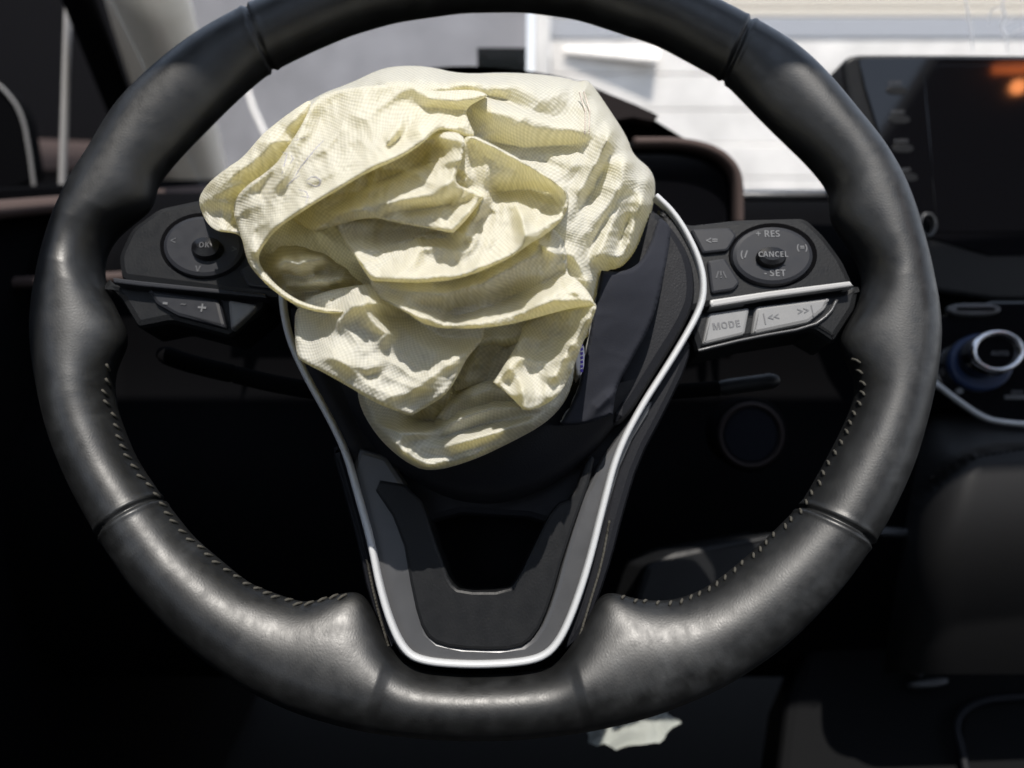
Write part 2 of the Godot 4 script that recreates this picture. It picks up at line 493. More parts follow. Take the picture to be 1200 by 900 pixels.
# ---------------------------------------------------------------- dashboard and what stands on it
func dash():
	var top := far_at(Vector2(900, 222), 0.80)
	var t := thing("dashboard", "black dashboard running behind the steering wheel below the windshield", "dashboard", Vector3(0.3, 0.8, -0.75))
	var g := Geo.new()
	var y := top.y
	var prof := PackedVector2Array([Vector2(-1.1, y - 0.02), Vector2(-0.80, y), Vector2(-0.70, y - 0.004), Vector2(-0.66, y - 0.03), Vector2(-0.63, y - 0.06), Vector2(-0.62, y - 0.16), Vector2(-0.55, y - 0.22), Vector2(-0.54, y - 0.34), Vector2(-0.62, y - 0.46), Vector2(-0.9, y - 0.5), Vector2(-1.1, y - 0.5)])
	add_extrude_x(g, chaikin(prof, 2), -0.62, 1.2)
	put("dash_body", g, M.deep_black, t)
	# bright trim bar right of the cluster
	g = Geo.new()
	add_sweep(g, PackedVector3Array([far_at(Vector2(866, 229), 0.60), far_at(Vector2(920, 229), 0.60), far_at(Vector2(1000, 229), 0.60)]), Vector3(0, 1, 0), 0.008, 0.0045, false, 12)
	put("trim_bar", g, M.satin, t)
	g = Geo.new()
	add_sweep(g, PackedVector3Array([far_at(Vector2(150, 325), 0.62), far_at(Vector2(60, 330), 0.62), far_at(Vector2(-60, 335), 0.62)]), Vector3(0, 1, 0), 0.006, 0.005, false, 12)
	put("trim_bar", g, M.brown, t)
	# start button
	var sf := facing(Vector2(880, 510), 0.50, Vector3(-0.15, 0.3, 1))
	var ring := Geo.new()
	var rp := PackedVector3Array()
	var oc := oval(Vector2(880, 510), 36, 36, 48)
	for k in range(0, oc.size(), 2): rp.append(at(sf, Vector2(oc[k], oc[k + 1]), 0.004))
	add_sweep(ring, rp, sf.basis.z, 0.0016, 0.002, true, 10)
	plate("button_bezel", sf, oval(Vector2(880, 510), 44, 44), -0.05, 0.0, 0.002, M.deep_black, t, 0)
	put("start_ring", ring, M.faint_ring, t)
	plate("start_button", sf, oval(Vector2(880, 510), 33, 33), -0.01, 0.004, 0.0015, M.start_face, t, 0)
	# knee panel edge, right lower
	var kf := facing(Vector2(830, 660), 0.48, Vector3(0.1, 0.5, 1))
	plate("knee_panel", kf, [738, 722, 757, 663, 790, 646, 915, 624, 915, 690, 850, 770, 740, 780], -0.05, 0.0, 0.004, M.black_plastic, t, -8)
	# instrument cluster hood
	t = thing("instrument_hood", "dark curved instrument hood rising behind the airbag", "instrument cluster", far_at(Vector2(640, 330), 0.56))
	var cf := facing(Vector2(640, 200), 0.56, Vector3(0, 0.2, 1))
	g = Geo.new()
	var arch := [[250, 330], [268, 250], [300, 180], [370, 120], [460, 84], [540, 76], [620, 82], [690, 98], [740, 124], [790, 155], [840, 185], [868, 215], [880, 330]]
	var hood := PackedVector2Array()
	for q in arch: hood.append(Vector2(q[0], q[1]))
	hood = chaikin(hood, 2, false)
	var a0 := g.v.size(); var nh := hood.size()
	var layers := [[0.0, 1.0], [-0.06, 1.02], [-0.14, 1.04], [-0.22, 0.98]]
	for ly in layers:
		for q in hood:
			var c2: Vector2 = Vector2(600, 330) + (q - Vector2(600, 330)) * 1.0
			var w3 := at(cf, c2, 0.0)
			w3 += Vector3(0, 0, ly[0]) + Vector3(0, (ly[1] - 1.0) * 0.3, 0)
			g.add(w3)
	for k in layers.size() - 1:
		for j in nh - 1:
			g.quad(a0 + k * nh + j, a0 + k * nh + j + 1, a0 + (k + 1) * nh + j + 1, a0 + (k + 1) * nh + j)
	put("hood_shell", g, M.hood, t)
	g = Geo.new()
	var face := PackedVector2Array()
	for q in hood: face.append(hit(cf, q, -0.03))
	add_plate(g, cf, face, [[0.0, -0.10], [0.0, -0.03]])
	put("hood_face", g, M.deep_black, t)
	g = Geo.new()
	add_sweep(g, path(cf, [742, 168, 800, 168, 838, 178, 858, 196, 864, 215, 864, 262], 0.004), cf.basis.z, 0.0042, 0.008, false, 12)
	put("cluster_rim", g, M.brown, t)
	plate("cluster_glass", cf, [500, 166, 800, 168, 838, 178, 858, 200, 860, 300, 500, 300], -0.028, -0.004, 0.001, M.gloss_black, t, 1)
	plate("torn_edge", cf, [690, 100, 745, 122, 772, 135, 766, 143, 742, 138, 720, 142, 690, 130], -0.012, 0.003, 0.001, M.hood, t, 0)
	box("sensor_cap", far_at(Vector2(588, 72), 0.80), Vector3(0.05, 0.024, 0.04), M.deep_black, t, 0.011)
	# display
	t = thing("infotainment_display", "wide black touch screen standing on the dash with a column of side keys", "display", far_at(Vector2(1100, 300), 0.56))
	var df := facing(Vector2(1100, 180), 0.55, Vector3(-0.06, 0.26, 1))
	plate("screen_case", df, [1012, 62, 1420, 66, 1420, 352, 1085, 352, 1055, 300, 1012, 200, 986, 80, 992, 66], -0.03, 0.0, 0.003, M.black_plastic, t, 1)
	plate("screen_glass", df, [1016, 66, 1415, 70, 1415, 300, 1075, 300, 1040, 190, 1003, 72], -0.001, 0.0012, 0.001, M.gloss_black, t, 1)
	plate("screen_panel", df, [1082, 76, 1400, 78, 1400, 272, 1098, 272], 0.0008, 0.0018, 0.0004, M.gloss_black, t, 0)
	var yy := 0
	for q in [[1050, 97], [1053, 131], [1057, 165], [1062, 199]]:
		plate("side_key", df, [q[0] - 12, q[1] + 4, q[0] + 13, q[1] + 4, q[0] + 14, q[1] + 14, q[0] - 11, q[1] + 14], 0.0008, 0.0016, 0.0004, M.black_plastic, t, 1)
		text("key_print", ["HOME", "MENU", "AUDIO", "MAP"][yy], df, Vector2(q[0] - 1, q[1]), 0.0016, 0.0024, M.dim_print, t)
		yy += 1
	g = Geo.new()
	var kp := PackedVector3Array()
	oc = oval(Vector2(1086, 264), 9, 13, 32)
	for k in range(0, oc.size(), 2): kp.append(at(df, Vector2(oc[k], oc[k + 1]), 0.006))
	add_sweep(g, kp, df.basis.z, 0.0012, 0.003, true, 8)
	put("volume_knob", g, M.satin, t)
	# climate panel
	t = thing("climate_panel", "glossy black climate panel with a silver ringed knob beside the wheel", "control panel", far_at(Vector2(1160, 490), 0.50))
	var pf := facing(Vector2(1160, 420), 0.50, Vector3(-0.1, 0.45, 1))
	plate("panel_body", pf, [1080, 352, 1420, 352, 1420, 505, 1190, 498, 1150, 488, 1090, 448], -0.06, 0.0, 0.002, M.gloss_black, t, 1)
	plate("slot_button", pf, [1110, 355, 1172, 355, 1174, 369, 1112, 369], 0.0, 0.004, 0.001, M.satin, t, 2)
	plate("slot_groove", pf, [1122, 360, 1166, 360, 1166, 364, 1122, 364], 0.003, 0.0045, 0.0002, M.deep_black, t, 0)
	plate("blue_ring", pf, oval(Vector2(1152, 424), 38, 34), 0.0, 0.006, 0.002, M.blue_ring, t, 0)
	plate("temperature_knob", pf, oval(Vector2(1166, 414), 30, 26), 0.0, 0.022, 0.002, M.gloss_black, t, 0)
	g = Geo.new(); kp = PackedVector3Array()
	oc = oval(Vector2(1168, 412), 28, 22, 40)
	for k in range(0, oc.size(), 2): kp.append(at(pf, Vector2(oc[k], oc[k + 1]), 0.023))
	add_sweep(g, kp, pf.basis.z, 0.0018, 0.003, true, 10)
	put("knob_ring", g, M.chrome, t)
	text("knob_print", "AUTO", pf, Vector2(1172, 414), 0.0225, 0.003, M.dim_print, t)
	text("panel_print", "OFF", pf, Vector2(1192, 460), 0.0005, 0.003, M.dim_print, t)
	plate("indicator", pf, oval(Vector2(1125, 458), 4.5, 3.5, 16), 0.0, 0.001, 0.0003, M.print, t, 0)
	plate("panel_key", pf, [1178, 463, 1240, 463, 1240, 468, 1178, 468], 0.0, 0.001, 0.0003, M.satin, t, 0)
	g = Geo.new()
	add_sweep(g, path(pf, [1092, 446, 1100, 453, 1128, 474, 1150, 489, 1172, 495, 1250, 501], 0.004), pf.basis.z, 0.0018, 0.003, false, 10)
	put("silver_edge", g, M.silver, t)
	# console
	t = thing("centre_console", "black stitched centre console pad right of the steering wheel", "console", far_at(Vector2(1150, 800), 0.55))
	var nf := facing(Vector2(1150, 560), 0.49, Vector3(-0.1, 0.75, 1))
	g = Geo.new()
	var cols := 40; var rows := 60
	for j in rows:
		var v := j / float(rows - 1); var py := lerpf(452, 790, v)
		for k in cols:
			var u := k / float(cols - 1)
			var left := lerpf(1100, 1035, pow(v, 0.7))
			var p := Vector2(lerpf(left, 1420, u), py)
			var crease := 556.0 - 34.0 * sqrt(clampf(u * 2.2, 0.0, 1.0)) + 40.0 * (1.0 - clampf(u * 5.0, 0.0, 1.0))
			var dd := 0.56 - 0.09 * sin(PI * 0.5 * clampf((py - 452.0) / 90.0, 0.0, 1.0)) - 0.012 * sin(PI * clampf((py - crease) / 200.0, 0.0, 1.0)) + 0.007 * exp(-pow((py - crease) / 5.0, 2.0))
			dd += 0.06 * (1.0 - sqrt(1.0 - pow(1.0 - clampf(u * 5.0, 0.0, 1.0), 2.0))) + 0.05 * pow(v, 3.0)
			g.add(far_at(p, dd))
	for j in rows - 1:
		for k in cols - 1:
			g.quad(j * cols + k, j * cols + k + 1, (j + 1) * cols + k + 1, (j + 1) * cols + k)
	put("padded_side", g, M.console_leather, t)
	g = Geo.new()
	for k in 16:
		var q := Vector2(1090 + k * 8, 560 - sqrt(float(k)) * 9.0)
		add_sweep(g, PackedVector3Array([far_at(q, 0.4685), far_at(q + Vector2(5, -1.5), 0.4685)]), Vector3(0, 0, 1), 0.0005, 0.0005, false, 6)
	put("pad_stitching", g, M.deep_black, t).set_meta("kind", "stuff")
	g = Geo.new()
	add_sweep(g, PackedVector3Array([far_at(Vector2(1030, 622), 0.52), far_at(Vector2(1070, 626), 0.52)]), Vector3(0, 1, 0), 0.004, 0.003, false, 8)
	put("edge_trim", g, M.satin, t)
	var tf := facing(Vector2(1080, 820), 0.62, Vector3(-0.1, 1.2, 1))
	plate("tray", tf, [930, 760, 1000, 740, 1420, 740, 1420, 1000, 900, 1000], -0.08, -0.004, 0.008, M.pad, t, 1)
	plate("cup_recess", tf, [1122, 840, 1140, 822, 1180, 814, 1420, 812, 1420, 1000, 1140, 1000], -0.01, 0.001, 0.003, M.pad, t, 2)
	g = Geo.new()
	add_sweep(g, path(tf, [1150, 1000, 1128, 880, 1118, 848, 1135, 826, 1178, 816, 1420, 813], 0.003), tf.basis.z, 0.003, 0.003, false, 8)
	put("recess_edge", g, M.cover_plastic, t)
	plate("clip", tf, [1066, 798, 1112, 792, 1112, 802, 1068, 806], -0.006, 0.006, 0.002, M.satin, t, 1)
	plate("clip_tab", tf, [1068, 776, 1076, 776, 1084, 790, 1076, 792], -0.006, 0.005, 0.001, M.satin, t, 1)
	# column
	t = thing("steering_column", "black steering column cover behind the wheel hub", "steering column", wheel * Vector3(0, 0, -0.06))
	g = Geo.new()
	var colf := Transform3D(wheel.basis, wheel.origin)
	add_plate(g, colf, chaikin(PackedVector2Array([Vector2(-0.06, -0.09), Vector2(0.06, -0.09), Vector2(0.075, 0.03), Vector2(0.04, 0.06), Vector2(-0.04, 0.06), Vector2(-0.075, 0.03)]), 2), [[0.0, -0.25], [0.0, -0.055], [0.008, -0.045]])
	put("column_cover", g, M.deep_black, t)
	g = Geo.new()
	add_sweep(g, path(wheel, [640, 462, 720, 462, 790, 459, 842, 455], -0.05), wheel.basis.z, 0.0036, 0.003, false, 12, 1.0)
	var stalk := put("wiper_stalk", g, M.deep_black, t)
	g = Geo.new()
	add_sweep(g, path(wheel, [838, 456, 862, 452, 886, 449, 914, 445], -0.05), wheel.basis.z, 0.0038, 0.0032, false, 12, 1.0, true)
	put("stalk_tip", g, M.black_plastic, stalk)
	g = Geo.new()
	add_sweep(g, path(wheel, [276, 439, 330, 452, 400, 462, 470, 466], -0.05), wheel.basis.z, 0.0042, 0.003, false, 12, 1.0)
	stalk = put("signal_stalk", g, M.deep_black, t)
	g = Geo.new()
	add_sweep(g, path(wheel, [184, 412, 215, 424, 250, 433, 282, 440], -0.05), wheel.basis.z, 0.0044, 0.0032, false, 12, 1.0, true)
	put("stalk_tip", g, M.deep_black, stalk)
	# tissue below the wheel
	t = thing("crumpled_cloth", "crumpled white cloth lying below the bottom of the wheel", "cloth", far_at(Vector2(740, 880), 0.46))
	g = Geo.new()
	var cc := far_at(Vector2(738, 846), 0.5)
	var N := 48; var R := 14
	for j in R:
		var q := j / float(R - 1)
		for k in N:
			var an := TAU * k / N
			var d := Vector2(cos(an), sin(an))
			var rad := q * (1.0 + 0.22 * noise.get_noise_2d(d.x * 0.9 + 5.0, d.y * 0.9))
			var px := d * rad
			var hgt := 0.010 * (1.0 - q * q) * (1.0 + 0.5 * px.x) + 0.006 * (0.4 - absf(noise.get_noise_2d(px.x * 1.5 + px.y, px.y * 2.6 + 9.0)))
			g.add(cc + Vector3(px.x * 0.030, hgt - 0.004 + 0.004 * px.x, px.y * 0.018))
	for j in R - 1:
		for k in N:
			var k2 := (k + 1) % N
			g.quad(j * N + k, j * N + k2, (j + 1) * N + k2, (j + 1) * N + k)
	put("cloth_sheet", g, M.tissue, t)

# ---------------------------------------------------------------- steering wheel
const HUB := Vector2(572, 400)
const OUTER := [570, -65, 650, -60, 730, -43, 790, -22, 843, 0, 880, 20, 930, 50, 967, 83, 1000, 123, 1047, 180, 1073, 240, 1090, 297, 1099, 345, 1103, 395, 1095, 465, 1072, 545, 1035, 622, 985, 692, 920, 758, 850, 805, 770, 838, 690, 858, 600, 868, 520, 868, 430, 859, 350, 837, 280, 804, 215, 755, 160, 698, 115, 632, 80, 570, 55, 510, 40, 445, 35, 385, 39, 330, 50, 283, 67, 233, 97, 187, 127, 133, 147, 110, 193, 67, 233, 37, 280, 10, 340, -18, 410, -42, 490, -60]
const INNER := [543, 17, 612, 16, 673, 24, 767, 54, 842, 94, 892, 146, 942, 192, 967, 221, 972, 236, 962, 250, 978, 272, 1000, 300, 1010, 330, 999, 363, 978, 397, 981, 415, 998, 430, 1002, 457, 993, 483, 978, 515, 960, 549, 938, 589, 889, 638, 853, 669, 822, 691, 787, 703, 747, 703, 722, 693, 705, 692, 692, 715, 672, 752, 650, 782, 607, 788, 548, 790, 490, 785, 462, 766, 446, 735, 434, 705, 423, 690, 400, 694, 360, 707, 293, 683, 227, 627, 193, 583, 160, 533, 140, 480, 135, 440, 140, 424, 158, 398, 148, 375, 130, 340, 124, 305, 140, 274, 165, 256, 190, 243, 184, 221, 213, 187, 253, 147, 280, 120, 320, 85, 370, 61, 413, 43, 465, 28]
const SEG := 1400
const RND := 36

func radial(px: Array, smooth: int) -> PackedFloat32Array:
	var r := PackedFloat32Array(); r.resize(SEG)
	var n := px.size() / 2
	for k in n:
		var a := Vector2(px[2 * k], px[2 * k + 1]) - HUB
		var b := Vector2(px[2 * ((k + 1) % n)], px[2 * ((k + 1) % n) + 1]) - HUB
		var a0 := fposmod(a.angle(), TAU); var da := wrapf(b.angle() - a.angle(), -PI, PI)
		var s0 := int(ceil(a0 / TAU * SEG)); var s1 := int(floor((a0 + da) / TAU * SEG))
		for s in range(s0, s1 + 1):
			var d := Vector2.from_angle(TAU * s / SEG)
			var den := d.cross(b - a)
			var rr := a.cross(b - a) / den if absf(den) > 1e-6 else a.length()
			r[posmod(s, SEG)] = rr
	for pass_ in 3:
		var q := PackedFloat32Array(); q.resize(SEG)
		for s in SEG:
			var t := 0.0
			for o in range(-smooth, smooth + 1): t += r[posmod(s + o, SEG)]
			q[s] = t / (2 * smooth + 1)
		r = q
	return r

const SEAMS := [[286, 6, 336, 112], [888, 14, 838, 106], [104, 640, 196, 580], [1028, 646, 930, 590]]
var rin: PackedFloat32Array
var rout: PackedFloat32Array

func seg_dist(p: Vector2, a: Vector2, b: Vector2) -> float:
	var d := b - a
	return (p - (a + d * clampf((p - a).dot(d) / d.length_squared(), 0.0, 1.0))).length()

func rim_point(s: int, tt: float) -> Vector3:
	var d := Vector2.from_angle(TAU * s / SEG)
	var pi := hit(wheel, HUB + d * rin[s]); var po := hit(wheel, HUB + d * rout[s])
	var mid := (pi + po) / 2.0; var half := (po - pi).length() / 2.0; var e := (po - pi).normalized()
	var eye: Vector3 = wheel.affine_inverse() * EYE
	var v := Vector3(mid.x, mid.y, 0) - eye
	var tp := (v.x * e.x + v.y * e.y) / -v.z
	var b := clampf(half * 0.95, 0.0135, 0.0148)
	var a := sqrt(maxf(half * half - b * b * tp * tp, 0.00004))
	var sq := 1.0
	var cx := signf(cos(tt)) * pow(absf(cos(tt)), sq); var cy := signf(sin(tt)) * pow(absf(sin(tt)), sq)
	# the crest keeps its distance from the outer edge; where the spokes join, the inner flank gets longer and flatter
	var far := minf(a, 0.0140)
	var x := a - far + (far if cx > 0.0 else 2.0 * a - far) * cx
	var z := b * cy
	if cx < 0.0 and cy > 0.0:
		var slope := clampf(((2.0 * a - far) / far - 1.0) / 2.2, 0.0, 1.0)
		z = lerpf(z, b * (0.07 + 0.93 * (0.5 + 0.5 * cos(PI * minf(-cx, 1.0)))) * minf(1.0, cy * 4.0), slope * 0.5)
	return Vector3(mid.x + e.x * x, mid.y + e.y * x, z)

func build_wheel():
	var t := thing("steering_wheel", "black leather steering wheel with silver trim and a burst open centre", "steering wheel", wheel.origin)
	rin = radial(INNER, 6); rout = radial(OUTER, 9)
	var g := Geo.new()
	var worn := [[200, 640, 46, 22], [170, 600, 40, 20], [110, 470, 26, 70], [120, 380, 20, 40], [1066, 600, 30, 60], [1040, 560, 26, 60], [1010, 190, 22, 40], [1040, 230, 20, 45], [960, 700, 60, 40], [820, 780, 110, 40], [1060, 420, 24, 60]]
	for s in SEG:
		var d := Vector2.from_angle(TAU * s / SEG)
		for j in RND:
			var tt := TAU * j / RND
			var p := rim_point(s, tt)
			var mid := rim_point(s, 0.0).lerp(rim_point(s, PI), 0.5)
			var px := HUB + d * lerpf(rin[s], rout[s], 0.5 + 0.5 * cos(tt))
			var dent := 0.0
			for q in SEAMS:
				var ds := seg_dist(px, Vector2(q[0], q[1]), Vector2(q[2], q[3]))
				if ds < 16.0: dent += 0.0013 * exp(-pow(ds / 2.6, 2.0)) - 0.00035 * exp(-pow((ds - 5.0) / 3.0, 2.0))
			p += (mid - p).normalized() * dent
			var w := 0.0
			for q in worn:
				var e := Vector2((px.x - q[0]) / q[2], (px.y - q[1]) / q[3]).length()
				w += 0.8 * exp(-e * e)
			var k := noise.get_noise_2d(px.x * 0.035, px.y * 0.035) + 0.6 * noise.get_noise_2d(px.x * 0.13, px.y * 0.13) + 0.4 * noise.get_noise_2d(px.x * 0.4, px.y * 0.4)
			var patch := clampf((0.30 + k + 0.5 * w - 0.35) * 1.3, 0.0, 1.0)
			w = clampf(w, 0.0, 1.0) * (0.65 * clampf(0.6 + 0.5 * k, 0.0, 1.2) + 0.35 * patch)
			var c := 1.0 + 2.6 * w
			g.add(wheel * p, Vector2(s / 40.0, j / 12.0), Color(c, c, c * 0.98) * 0.45)
	for s in SEG:
		for j in RND:
			var s2 := (s + 1) % SEG; var j2 := (j + 1) % RND
			g.quad(s * RND + j, s * RND + j2, s2 * RND + j2, s2 * RND + j)
	put("leather_rim", g, M.leather, t)
	# stitches along the inner edge
	g = Geo.new()
	var r := RandomNumberGenerator.new(); r.seed = 9
	var last := Vector2(-999, -999)
	for s in SEG:
		var an := TAU * s / SEG
		var p := HUB + Vector2.from_angle(an) * rin[s]
		var here := (an > deg_to_rad(3.0) and an < deg_to_rad(62.0)) or (an > deg_to_rad(119.0) and an < deg_to_rad(176.0))
		if not here or (p - last).length() < 11.5 + r.randf_range(-1.5, 2.5): continue
		last = p
		var s2 := posmod(s + 3, SEG)
		var j0 := 2.92 + r.randf_range(-0.09, 0.09)
		var a := rim_point(s, j0 + 0.09); var b := rim_point(s2, j0 - 0.09)
		var m := (a + b) / 2.0 + Vector3(0, 0, 0.0012)
		m = m + (m - rim_point(s, 0.0).lerp(rim_point(s, PI), 0.5)).normalized() * 0.0004
		add_sweep(g, PackedVector3Array([wheel * a, wheel * a.lerp(m, 0.6), wheel * m, wheel * b.lerp(m, 0.6), wheel * b]), wheel.basis.z, 0.00055, 0.00055, false, 6)
	put("rim_stitching", g, M.thread, t).set_meta("kind", "stuff")

	# button pods
	var pod := plate("left_pod", wheel, [136, 300, 152, 266, 185, 242, 260, 226, 360, 232, 372, 352, 310, 349, 165, 331, 140, 328], -0.022, 0.006, 0.003, M.black_plastic, t, -10)
	plate("pod_edge", wheel, [132, 325, 165, 329, 310, 344, 312, 349, 164, 335, 133, 331], 0.0, 0.0072, 0.0006, M.button, pod, 0)
	plate("lower_frame", wheel, [118, 330, 165, 334, 312, 350, 308, 362, 268, 394, 200, 376, 160, 384, 140, 350], -0.022, 0.001, 0.003, M.black_plastic, pod, -6)
	plate("ring_groove", wheel, oval(Vector2(238, 288), 51, 39), 0.002, 0.0064, 0.0003, M.deep_black, pod, 0)
	var b := plate("direction_pad", wheel, oval(Vector2(238, 288), 48.5, 36.5), 0.004, 0.0085, 0.002, M.button, pod, 0)
	plate("centre_button", wheel, oval(Vector2(239, 288), 19, 14), 0.005, 0.0125, 0.0035, M.semi_gloss, pod, 0)
	text("button_print", "OK", wheel, Vector2(239, 287), 0.0126, 0.0022, M.dim_print, b)
	text("button_print", "<", wheel, Vector2(203, 282), 0.0086, 0.0034, M.dim_print, b)
	text("button_print", ">", wheel, Vector2(275, 292), 0.0086, 0.0034, M.dim_print, b)
	text("button_print", "v", wheel, Vector2(232, 314), 0.0086, 0.0034, M.dim_print, b)
	text("button_print", "^", wheel, Vector2(246, 262), 0.0086, 0.0034, M.dim_print, b)
	b = plate("volume_rocker", wheel, [172, 338, 256, 350, 265, 385, 207, 370, 182, 356], -0.004, 0.0035, 0.0015, M.button, pod, -4)
	text("button_print", "-", wheel, Vector2(194, 354), 0.0037, 0.0060, M.print, b, -0.1)
	text("button_print", "+", wheel, Vector2(237, 361), 0.0037, 0.0055, M.print, b, -0.1)
	text("button_print", "~", wheel, Vector2(215, 357), 0.0037, 0.0035, M.dim_print, b)
	plate("grey_button", wheel, [267, 351, 302, 357, 292, 368, 270, 387], -0.004, 0.0035, 0.0012, M.grey_button, pod, -4)
	plate("phone_button", wheel, [280, 316, 300, 305, 340, 315, 330, 340, 290, 335], 0.003, 0.0075, 0.001, M.button, pod, -4)

	pod = plate("right_pod", wheel, [770, 240, 807, 262, 867, 255, 945, 253, 968, 275, 990, 305, 1003, 334, 990, 338, 832, 360, 790, 370], -0.022, 0.006, 0.003, M.black_plastic, t, -10)
	plate("pod_edge", wheel, [833, 351, 900, 341, 996, 329, 1001, 335, 900, 349, 833, 360], 0.0, 0.0072, 0.0008, M.light_satin, pod, 0)
	plate("lower_frame", wheel, [800, 360, 833, 362, 985, 340, 1010, 332, 1004, 362, 978, 402, 955, 386, 880, 398, 818, 414], -0.022, 0.001, 0.003, M.black_plastic, pod, -6)
	g = Geo.new()
	add_sweep(g, path(wheel, [818, 411, 880, 396, 950, 384, 972, 368, 980, 352], 0.0015, 1), wheel.basis.z, 0.0008, 0.0012, false, 8)
	put("frame_edge", g, M.satin, pod)
	plate("ring_groove", wheel, oval(Vector2(906, 299), 52, 38), 0.002, 0.0064, 0.0003, M.deep_black, pod, 0)
	b = plate("direction_pad", wheel, oval(Vector2(906, 299), 48.5, 35), 0.004, 0.0085, 0.002, M.button, pod, 0)
	text("button_print", "+ RES", wheel, Vector2(900, 274), 0.0086, 0.0030, M.print, b)
	text("button_print", "- SET", wheel, Vector2(908, 320), 0.0086, 0.0030, M.print, b)
	text("button_print", "(/", wheel, Vector2(872, 298), 0.0086, 0.0032, M.print, b)
	text("button_print", "(=)", wheel, Vector2(940, 290), 0.0086, 0.0028, M.print, b)
	b = plate("centre_button", wheel, oval(Vector2(906, 299), 18, 12.5), 0.005, 0.0115, 0.0025, M.semi_gloss, pod, 0)
	text("button_print", "CANCEL", wheel, Vector2(906, 298), 0.0116, 0.0020, M.print, b)
	b = plate("upper_small_button", wheel, [809, 268, 856, 266, 864, 276, 853, 294, 824, 297], 0.003, 0.0078, 0.001, M.button, pod, -4)
	text("button_print", "<=", wheel, Vector2(834, 282), 0.0079, 0.0034, M.print, b)
	b = plate("lower_small_button", wheel, [829, 305, 850, 302, 868, 331, 860, 340, 834, 344], 0.003, 0.0078, 0.001, M.button, pod, -4)
	text("button_print", "/!\\", wheel, Vector2(845, 322), 0.0079, 0.0032, M.dim_print, b)
	b = plate("mode_button", wheel, [831, 367, 879, 360, 873, 392, 823, 404], -0.004, 0.0035, 0.0012, M.grey_button, pod, -4)
	text("button_print", "MODE", wheel, Vector2(851, 381), 0.0036, 0.0030, M.print, b, 0.13)
	b = plate("track_rocker", wheel, [886, 359, 974, 348, 968, 362, 948, 378, 881, 392], -0.004, 0.0035, 0.0015, M.grey_button, pod, -4)
	text("button_print", "|<<", wheel, Vector2(903, 372), 0.0036, 0.0034, M.print, b, 0.13)
	text("button_print", ">>|", wheel, Vector2(945, 364), 0.0036, 0.0034, M.print, b, 0.13)

	# hub and lower spoke
	plate("hub_housing", wheel, [330, 250, 420, 200, 700, 200, 790, 260, 822, 320, 820, 360, 790, 420, 740, 495, 705, 600, 690, 660, 660, 610, 500, 600, 470, 660, 440, 655, 420, 575, 385, 485, 350, 420, 335, 350], -0.03, -0.006, 0.003, M.cover_plastic, t, 1)
	var sp := plate("lower_spoke", wheel, [405, 520, 470, 540, 484, 640, 496, 735, 520, 756, 607, 759, 630, 742, 648, 700, 664, 640, 690, 560, 752, 470, 770, 470, 733, 530, 712, 600, 695, 664, 676, 722, 655, 765, 620, 782, 548, 784, 488, 780, 462, 762, 448, 715, 432, 640], -0.03, 0.004, 0.002, M.satin, t, 1)
	plate("spoke_infill", wheel, [430, 560, 470, 620, 484, 703, 496, 742, 515, 757, 557, 762, 607, 761, 628, 745, 645, 707, 662, 645, 700, 540, 690, 530, 672, 584, 650, 590, 625, 640, 608, 676, 594, 693, 540, 693, 527, 682, 519, 657, 511, 637, 490, 570], -0.03, 0.0055, 0.0012, M.black_plastic, t, 1)
	plate("recess_floor", wheel, [460, 540, 700, 540, 640, 720, 500, 720], -0.032, -0.02, 0.001, M.deep_black, t, 0)
	g = Geo.new()
	add_sweep(g, path(wheel, [768, 231, 790, 252, 811, 287, 823, 320, 824, 347, 818, 367, 800, 400, 777, 437, 751, 477, 723, 530, 706, 595, 690, 660, 672, 715, 655, 752, 637, 770, 605, 777, 548, 779, 496, 775, 474, 763, 457, 728, 444, 682, 438, 650, 431, 620, 418, 574, 406, 530, 385, 487, 361, 445, 342, 405, 333, 370, 330, 330], 0.006, 3), wheel.basis.z, 0.0014, 0.0028, false, 14, 0.8)
	put("silver_trim", g, M.silver, t)
	g = Geo.new()
	for side in [[437, 655, 444, 690, 452, 722, 461, 752], [707, 610, 698, 660, 684, 706, 670, 752]]:
		var pts := path(wheel, side, 0.002, 1)
		for k in pts.size() - 1:
			for q in 4:
				var c := pts[k].lerp(pts[k + 1], q / 4.0)
				c += wheel.basis.x * (-0.0024 if side[0] < 500 else 0.0024)
				add_sweep(g, PackedVector3Array([c, c + (pts[k + 1] - pts[k]).normalized() * 0.0022]), wheel.basis.z, 0.0005, 0.0006, false, 6)
	put("spoke_stitching", g, M.thread, t).set_meta("kind", "stuff")
	plate("spoke_side", wheel, [790, 400, 812, 395, 808, 425, 782, 480, 750, 540, 732, 600, 718, 655, 704, 697, 686, 745, 655, 768, 690, 660, 723, 530], -0.03, 0.0015, 0.003, M.cover_plastic, t, 1)
	plate("spoke_side", wheel, [438, 650, 418, 574, 400, 520, 386, 524, 402, 580, 418, 640, 430, 700, 450, 750, 472, 768, 460, 730], -0.03, 0.0015, 0.003, M.cover_plastic, t, 1)
	# broken cover
	plate("cover_remnant", wheel, [760, 236, 790, 262, 813, 300, 818, 345, 806, 378, 770, 435, 735, 492, 714, 500, 722, 450, 700, 400, 700, 300], -0.004, 0.010, 0.004, M.cover_plastic, t, 2)
	g = Geo.new()
	add_sheet(g, flap_sheet, 20)
	put("torn_flap", g, M.flap, t)
	g = Geo.new()
	var rag := PackedVector3Array()
	var rr := RandomNumberGenerator.new(); rr.seed = 4
	var line := [Vector2(705, 318), Vector2(693, 380), Vector2(684, 427), Vector2(680, 450), Vector2(668, 478), Vector2(655, 498)]
